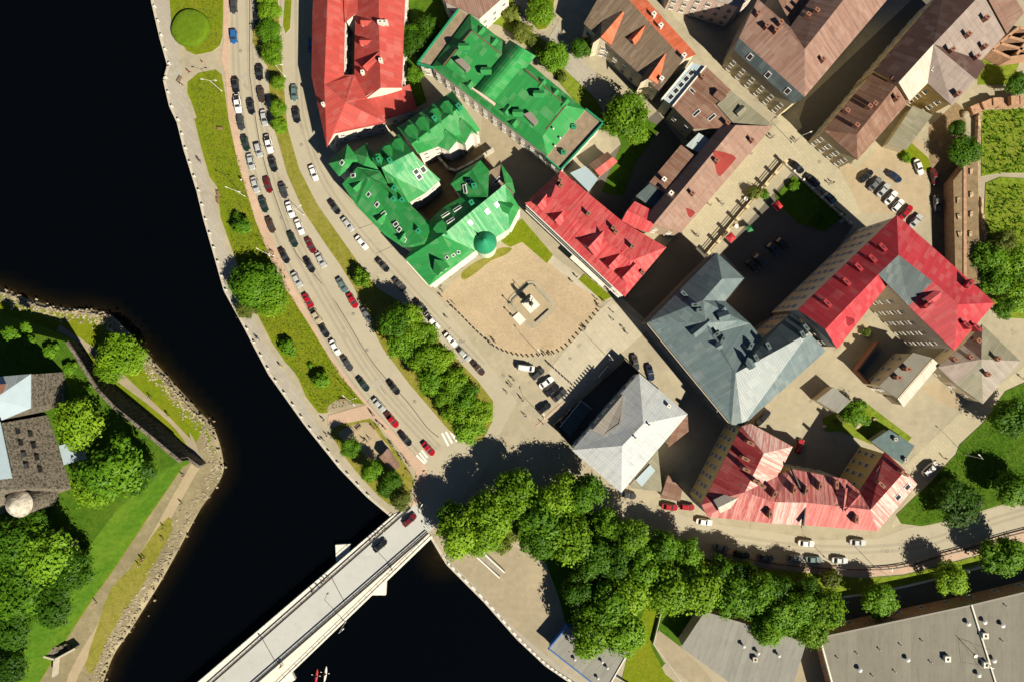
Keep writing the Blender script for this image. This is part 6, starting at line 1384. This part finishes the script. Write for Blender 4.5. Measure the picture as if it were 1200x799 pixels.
pp = ax @ Vector((-.2, -.2, 0)); b = MB(); b.box((pp.x, pp.y, .75), (3.6, 3.6, .6), rot); b.box((pp.x, pp.y, 1.3), (2.7, 2.7, .5), rot); b.box((pp.x, pp.y, 2.7), (1.5, 1.5, 2.4), rot, 0, .9); b.box((pp.x, pp.y, 4.0), (1.75, 1.75, .22), rot); b.build('pedestal', MAT['concrete_pale'], r)
b = MB(); g = pp
def gl(x, y, z): return (g.x + x, g.y + y, 4.1 + z)
b.lathe(gl(0, 0, 0), [(.62, 0), (.6, .06)], 12)
for s in (-1, 1): b.tube(gl(.0, .2 * s, .05), gl(0, .17 * s, 1.5), .15, .21, 8)
b.lathe(gl(0, 0, 1.35), [(.40, 0), (.36, .4), (.47, .85), (.40, 1.15), (.16, 1.28)], 12); b.lathe(gl(0, 0, 2.55), [(.12, 0), (.2, .15), (.21, .32), (.12, .5)], 10)
b.tube(gl(0, .42, 2.4), gl(.12, .95, 2.0), .14, .1, 7); b.tube(gl(.12, .95, 2.0), gl(.35, 1.25, 2.3), .1, .08, 7); b.tube(gl(0, -.42, 2.4), gl(.05, -.85, 1.9), .14, .1, 7); b.tube(gl(.05, -.85, 1.9), gl(.2, -1.0, 1.4), .1, .08, 7)
b.build('figure', MAT['bronze'], r, True); b = MB(); b.tube(gl(.36, 1.25, 0), gl(.36, 1.25, 3.1), .05, .05, 7); b.box(gl(.36, 1.25, 2.75), (.08, .5, .1)); b.build('staff', MAT['bronze'], r)
p = W(608.5, 373.5) - MC; b = MB(); b.box((p.x, p.y, .25), (3.0, 2.3, .5), rot); b.build('ramp', MAT['concrete_pale'], r)
for dx, dy in ((-26, -2), (-24, 12)):
    p = W(623 + dx, 357 + dy) - MC; b = MB(); b.lathe((p.x, p.y, 0), [(.35, 0), (.3, .5), (.1, .6), (.08, 2.2)], 8); b.lathe((p.x, p.y, 2.2), [(.12, 0), (.26, .2), (.2, .5), (.05, .6)], 8); b.build('lantern', MAT['iron'], r)
# pillared fence with rails along the promenade street
r = empty('pillar_fence', W(870, 248), 0, 'pillared wall with horizontal rails between the promenade street and shaded courtyard', 'fence'); off = r.location
p0, p1 = W(917, 192), W(828, 298); d = p1 - p0; ang = math.atan2(d.y, d.x); b = MB(); b.box(((p0.x + p1.x) / 2, (p0.y + p1.y) / 2, .3), (d.length, .6, .6), ang); b.build('base_wall', MAT['wall_paleochre'], r, False, off)
for i in range(9):
    p = p0.lerp(p1, i / 8); b = MB(); b.box((p.x, p.y, 1.25), (.75, .75, 2.5), ang); b.box((p.x, p.y, 2.56), (.95, .95, .16), ang); b.build('pillar', MAT['wall_paleochre'], r, False, off)
b = MB()
for z in (1.0, 1.55, 2.1): b.box(((p0.x + p1.x) / 2, (p0.y + p1.y) / 2, z), (d.length, .12, .14), ang)
b.build('rail', MAT['wood'], r, False, off)
r = empty('garden_wall', W(955, 225), 0, 'low pale wall with small posts between garden and the line of parked cars', 'wall'); off = r.location; p0, p1 = W(918, 192), W(995, 262); d = p1 - p0; ang = math.atan2(d.y, d.x)
b = MB(); b.box(((p0.x + p1.x) / 2, (p0.y + p1.y) / 2, .5), (d.length, .35, 1.0), ang); b.build('masonry', MAT['concrete'], r, False, off)
for i in range(8): p = p0.lerp(p1, i / 7); b = MB(); b.box((p.x, p.y, .7), (.55, .55, 1.4), ang); b.build('post', MAT['concrete_pale'], r, False, off)
def parasol(name, px, py, size, mat, label, deg=40):
    r = empty(name, W(px, py, 2.2), 0, label, 'parasol'); r.location.z = .02; s = size / 2; b = MB()
    v = [Vector((x * s, y * s, 2.15)) for x, y in ((-1, -1), (1, -1), (1, 1), (-1, 1))] + [Vector((0, 0, 2.75))]; v += [p - Vector((0, 0, .05)) for p in v]
    b.add(v, [(0, 1, 4), (1, 2, 4), (2, 3, 4), (3, 0, 4), (6, 5, 9), (7, 6, 9), (8, 7, 9), (5, 8, 9), (0, 5, 6, 1), (1, 6, 7, 2), (2, 7, 8, 3), (3, 8, 5, 0)])
    b.build('canopy', MAT[mat], r); b = MB(); b.tube((0, 0, 0), (0, 0, 2.7), .035, .03, 8); b.build('pole', MAT['iron'], r); b = MB(); b.box((0, 0, .06), (.6, .6, .12)); b.build('base', MAT['concrete'], r); r.rotation_euler = (0, 0, R(deg)); return r
parasol('parasol', 911.6, 241.5, 2.1, 'awning_red', 'red square parasol beside the sunny garden corner'); parasol('parasol', 856.5, 278.5, 2.2, 'awning_red', 'red square parasol at the lower end of the pillared fence'); parasol('parasol', 879, 268, 1.7, 'awning_green', 'green parasol between the two red ones', 15)
def mk_table():
    r = empty('cafe_table', (0, 0, 0)); b = MB(); b.lathe((0, 0, .72), [(.55, 0), (.55, .04)], 14); b.build('tabletop', MAT['white_metal'], r); b = MB(); b.tube((0, 0, 0), (0, 0, .72), .05, .05, 7); b.build('leg', MAT['iron'], r); return r
T1 = mk_table()
for i, (x, y, l_) in enumerate([(873, 234, 'upper white cafe table on the promenade side of the pillared fence'), (878, 230.5, 'middle white cafe table on the promenade side of the pillared fence'), (886, 224, 'white cafe table beside the yellow flowering bush'), (862, 266, 'white cafe table near the lower red parasol')]):
    o = T1 if i == 0 else repeat(T1, (0, 0, 0)); o.location = W(x, y); o.location.z = .02; tag(o, l_, 'table', 'cafe tables by the fence')
# benches
def mk_bench():
    r = empty('park_bench', (0, 0, 0)); b = MB()
    for y in (-.16, 0, .16): b.box((0, y, .45), (1.8, .13, .05))
    b.build('seat', MAT['wood'], r); b = MB(); b.box((0, .27, .62), (1.8, .04, .12)); b.box((0, .30, .8), (1.8, .04, .12)); b.build('backrest', MAT['wood'], r)
    for x in (-.75, .75): b = MB(); b.box((x, 0, .21), (.07, .45, .42)); b.box((x, .27, .5), (.06, .06, .7)); b.build('leg', MAT['iron'], r)
    return r
PB = mk_bench()
for i, (x, y, dg, l_) in enumerate([(259, 152, 0, 'lone wooden bench on the upper riverside lawn'), (257, 228, 100, 'wooden bench at the bay in the riverside lawn'), (421, 501, 40, 'wooden bench on the dry lawn near the gabled kiosk'), (437, 500, -50, 'wooden bench nearest the pink footway by the kiosk lawn'), (478, 552, -50, 'wooden bench below the gabled kiosk'), (257, 236, 100, 'second wooden bench at the bay in the riverside lawn'), (402, 468, 0, 'wooden bench on the bare patch of the lower lawn'), (212, 95, 60, 'wooden bench on the upper promenade')]):
    o = PB if i == 0 else repeat(PB, (0, 0, 0)); o.location = W(x, y); o.location.z = .1; o.rotation_euler = (0, 0, R(dg)); tag(o, l_, 'bench', 'riverside benches')
# fenced yard by the white house
r = empty('yard_fence', W(690, 460), 0, 'dark slatted fence and pale rail enclosing the shaded yard of the white house', 'fence'); off = r.location
for pts in ([(648, 497), (733, 420)], [(648, 497), (671, 524)], [(733, 420), (748, 436)]):
    p, q = W(*pts[0]), W(*pts[1]); d = q - p; ang = math.atan2(d.y, d.x); b = MB(); b.box(((p.x + q.x) / 2, (p.y + q.y) / 2, 1.0), (d.length, .06, 1.7), ang); b.build('panel', MAT['wood_dark'], r, False, off)
    n = max(2, int(d.length / 2.4))
    for i in range(n + 1): m = p.lerp(q, i / n); b = MB(); b.box((m.x, m.y, 1.0), (.16, .16, 2.0), ang); b.build('post', MAT['wood'], r, False, off)
sheet('yard', [(650, 497), (733, 422), (748, 437), (672, 524)], .01, MAT['shaded_paving'])
p, q = W(637, 492), W(722, 414); ribbon('kerb', [(628, 500), (715, 421)], .5, .02, MAT['pink_paving'], 0, .08)
r = empty('slatted_pergola', W(715, 440), 0, 'dark wooden slatted pergola in the fenced yard', 'pergola'); off = r.location; a, c = W(703, 450), W(733, 424); ang = math.atan2((c - a).y, (c - a).x)
b = MB(); dr = (c - a).normalized(); nr = Vector((dr.y, -dr.x, 0))
for i in range(13): m = a + dr * (i * (c - a).length / 12) + nr * 2; b.box((m.x, m.y, 2.6), (.12, 4.2, .16), ang)
b.build('slats', MAT['wood_dark'], r, False, off)
for t in (.03, .97):
    for k in (.2, 3.8): m = a.lerp(c, t) + nr * k; b = MB(); b.box((m.x, m.y, 1.25), (.16, .16, 2.5), ang); b.build('post', MAT['wood_dark'], r, False, off)
r = empty('shipping_container', W(674, 490), 0, 'dark blue flat container with white edge strip in the shaded yard', 'container'); off = r.location; b = MB(); P4 = [W(x, y, 2.4) for x, y in ((656, 500), (681, 469), (693, 479), (668, 512))]; b.prism(P4, 0, 2.4); b.build('body', MAT['roof_slate'], r, False, off)
b = MB()
for p, q in ((P4[0], P4[1]), (P4[1], P4[2])): d = q - p; b.box(((p.x + q.x) / 2, (p.y + q.y) / 2, 2.46), (d.length, .15, .12), math.atan2(d.y, d.x))
b.build('edge_strip', MAT['frame_white'], r, False, off)
r = empty('flower_box', W(663, 487), R(50), 'long pale concrete planter at the left end of the fenced yard', 'planter'); b = MB(); b.box((0, 0, .45), (4.6, .9, .9)); b.build('trough', MAT['concrete_pale'], r); b = MB(); b.box((0, 0, .9), (4.2, .6, .06)); b.build('soil', MAT['soil'], r); r.location.z = .02
r = empty('flower_box', W(708, 436), R(50), 'long pale concrete planter at the upper end of the fenced yard', 'planter'); b = MB(); b.box((0, 0, .4), (4.0, .8, .8)); b.build('trough', MAT['concrete_pale'], r); b = MB(); b.box((0, 0, .8), (3.7, .55, .06)); b.build('soil', MAT['soil'], r)
# railing of the curved road
pts = smooth_line([(840, 646), (900, 658), (960, 664), (1020, 666), (1060, 662), (1100, 650), (1130, 642), (1182, 626), (1260, 607)], 4); r = empty('road_railing', W(1020, 666), 0, 'long dark railing following the lower side of the curved road', 'railing'); off = r.location; b = MB(); pb = MB()
for a, c in zip(pts, pts[1:]):
    p, q = W(*a), W(*c); d = q - p; ang = math.atan2(d.y, d.x)
    for z in (.6, 1.05): b.box(((p.x + q.x) / 2, (p.y + q.y) / 2, z), (d.length + .05, .12, .16), ang)
    pb.box((p.x, p.y, .5), (.14, .14, 1.0), ang)
b.build('rail', MAT['iron'], r, False, off); pb.build('posts', MAT['iron'], r, False, off)
# landing stairs
r = empty('landing_stairs', W(575, 655), 0, 'long flight of steps with white edges beside the waterside yard', 'stairs'); off = r.location; p, q = W(563, 648), W(588, 671); d = (q - p); ang = math.atan2(d.y, d.x); nr = Vector((-d.y, d.x, 0)).normalized()
b = MB()
for i in range(12): m = p.lerp(q, (i + .5) / 12); b.box((m.x, m.y, .75 - i * .055), (d.length / 12 - .05, 1.5, 1.5 - i * .11), ang)
b.build('steps', MAT['granite'], r, False, off)
for s in (-1, 1): b = MB(); m = (p + q) / 2 + nr * s * 1.0; b.box((m.x, m.y, .8), (d.length + .3, .35, 1.6), ang); b.build('side_wall', MAT['kerb_white'], r, False, off)
r = empty('retaining_wall', W(585, 625), 0, 'pale retaining wall with grey top path under the bright tree by the landing stairs', 'wall'); off = r.location; b = MB()
p, q = W(565, 648), W(605, 605); d = q - p; b.box(((p.x + q.x) / 2, (p.y + q.y) / 2, .7), (d.length, .4, 1.6), math.atan2(d.y, d.x)); b.build('masonry', MAT['kerb_white'], r, False, off)
r = empty('waste_container', W(584, 639), R(40), 'green waste container beside the landing stairs', 'container'); b = MB(); b.box((0, 0, .6), (1.6, 1.1, 1.1), 0, 0, 1.05); b.build('bin', MAT['green_paint'], r); b = MB(); b.box((0, 0, 1.2), (1.75, 1.2, .12)); b.build('lid', MAT['green_paint'], r)
# kayaks on the water
def kayak(px, py, mat, label, top):
    r = empty('kayak', W(px, py, WATER_Z), R(82), label, 'kayak'); b = MB(); n = 12; vs = []; fs = []
    for i in range(n + 1):
        t = i / n * 2 - 1; w = .42 * (1 - t * t) ** .7 + .01; x = t * 2.3; z = .1 * t * t
        vs += [Vector((x, -w, .22 + z)), Vector((x, 0, .34 + z)), Vector((x, w, .22 + z)), Vector((x, 0, -.12))]
    for i in range(n):
        for k in range(4): fs.append((4 * i + k, 4 * (i + 1) + k, 4 * (i + 1) + (k + 1) % 4, 4 * i + (k + 1) % 4))
    b.add(vs, fs); b.build('hull', MAT[mat], r, True); b = MB(); b.lathe((0, 0, .30), [(.30, 0), (.30, .07)], 12); b.build('cockpit', MAT['dark_void'], r)
    o = person('stand', px, py, 82, top, 'black', 'hair', WATER_Z - .62); o.location = W(px, py, WATER_Z); o.location.z = WATER_Z - .62; tag(o, f'paddler in {top} top seated in the {label.split(" ")[0]} kayak near the bridge', 'person', 'kayak paddlers')
    r2 = empty('paddle', W(px, py, WATER_Z) + Vector((0, .5, .55)), R(-10), f'double bladed paddle held across the {label.split(" ")[0]} kayak', 'paddle'); b = MB(); b.tube((-.95, 0, 0), (.95, 0, 0), .02, .02, 6); b.build('shaft', MAT['iron'], r2)
    for s in (-1, 1): b = MB(); b.box((s * 1.1, 0, 0), (.4, .16, .03)); b.build('blade', MAT['frame_white'], r2)
kayak(371, 792, 'awning_red', 'red kayak on the dark water just right of the bridge', 'pink'); kayak(381.5, 789, 'concrete_pale', 'pale kayak on the dark water beside the red one', 'red')
# stones and bits of the rock garden
for i, (x, y, s, l_) in enumerate([(1004, 497, 1.1, 'large pale boulder in the rock garden'), (1024, 491, .8, 'smaller pale boulder beside the teal outbuilding'), (966, 500, .8, 'pale boulder at the left end of the rock garden'), (1122, 228, 1.1, 'pale boulder in the shaded lane, lower left'), (1138, 203, .9, 'pale boulder in the lane beside the rubble wall'), (1138, 228, .9, 'pale boulder in the lane beside the rubble wall, below another'), (1123, 254, 1.1, 'pale boulder lowest in the shaded lane'), (1130, 135, 1.4, 'large pale boulder at the top of the shaded lane')]):
    r_ = random.Random(i); b = MB(); vs = []
    for lv, (q, z) in enumerate(((1, -.1), (1.1, .35), (.7, .75))): vs += [Vector((math.cos(k * .785) * q * s * .8 * r_.uniform(.8, 1.15), math.sin(k * .785) * q * s * .8 * r_.uniform(.8, 1.15), z * s)) for k in range(8)]
    b.add(vs, [(lv * 8 + k, lv * 8 + (k + 1) % 8, lv * 8 + 8 + (k + 1) % 8, lv * 8 + 8 + k) for lv in (0, 1) for k in range(8)] + [tuple(range(16, 24))]); o = b.build('boulder', MAT['shore_rock'], None, True); o.location = W(x, y); tag(o, l_, 'boulder', 'boulders')
# pale lawn fence and small timber
r = empty('lawn_fence', W(770, 720), 0, 'thin pale fence along the path beside the low corrugated hall', 'fence'); off = r.location; b = MB()
for a, c in (((776, 708), (765, 752)), ((765, 752), (800, 799)), ((720, 790), (742, 803))): p, q = W(*a), W(*c); d = q - p; b.box(((p.x + q.x) / 2, (p.y + q.y) / 2, .7), (d.length, .12, 1.0), math.atan2(d.y, d.x))
b.build('panel', MAT['concrete_pale'], r, False, off)

# manhole covers
def mk_hole():
    r = empty('manhole_cover', (0, 0, 0)); b = MB(); b.lathe((0, 0, 0), [(.42, 0), (.42, .012)], 16); b.build('frame', MAT['iron'], r); b = MB(); b.lathe((0, 0, .012), [(.34, 0), (.33, .006)], 16); b.build('lid', MAT['granite'], r); return r
series(mk_hole, [(W(x, y) + Vector((0, 0, .03)), 0) for x, y in ((430, 410), (414, 368), (353, 170), (440, 306), (282, 60), (590, 440), (668, 420), (900, 640), (1040, 645), (950, 470), (1000, 540), (880, 180), (960, 190), (540, 400), (486, 470), (330, 255))], 'round dark iron manhole cover set in the pale road surface', 'manhole cover', 'manhole covers')
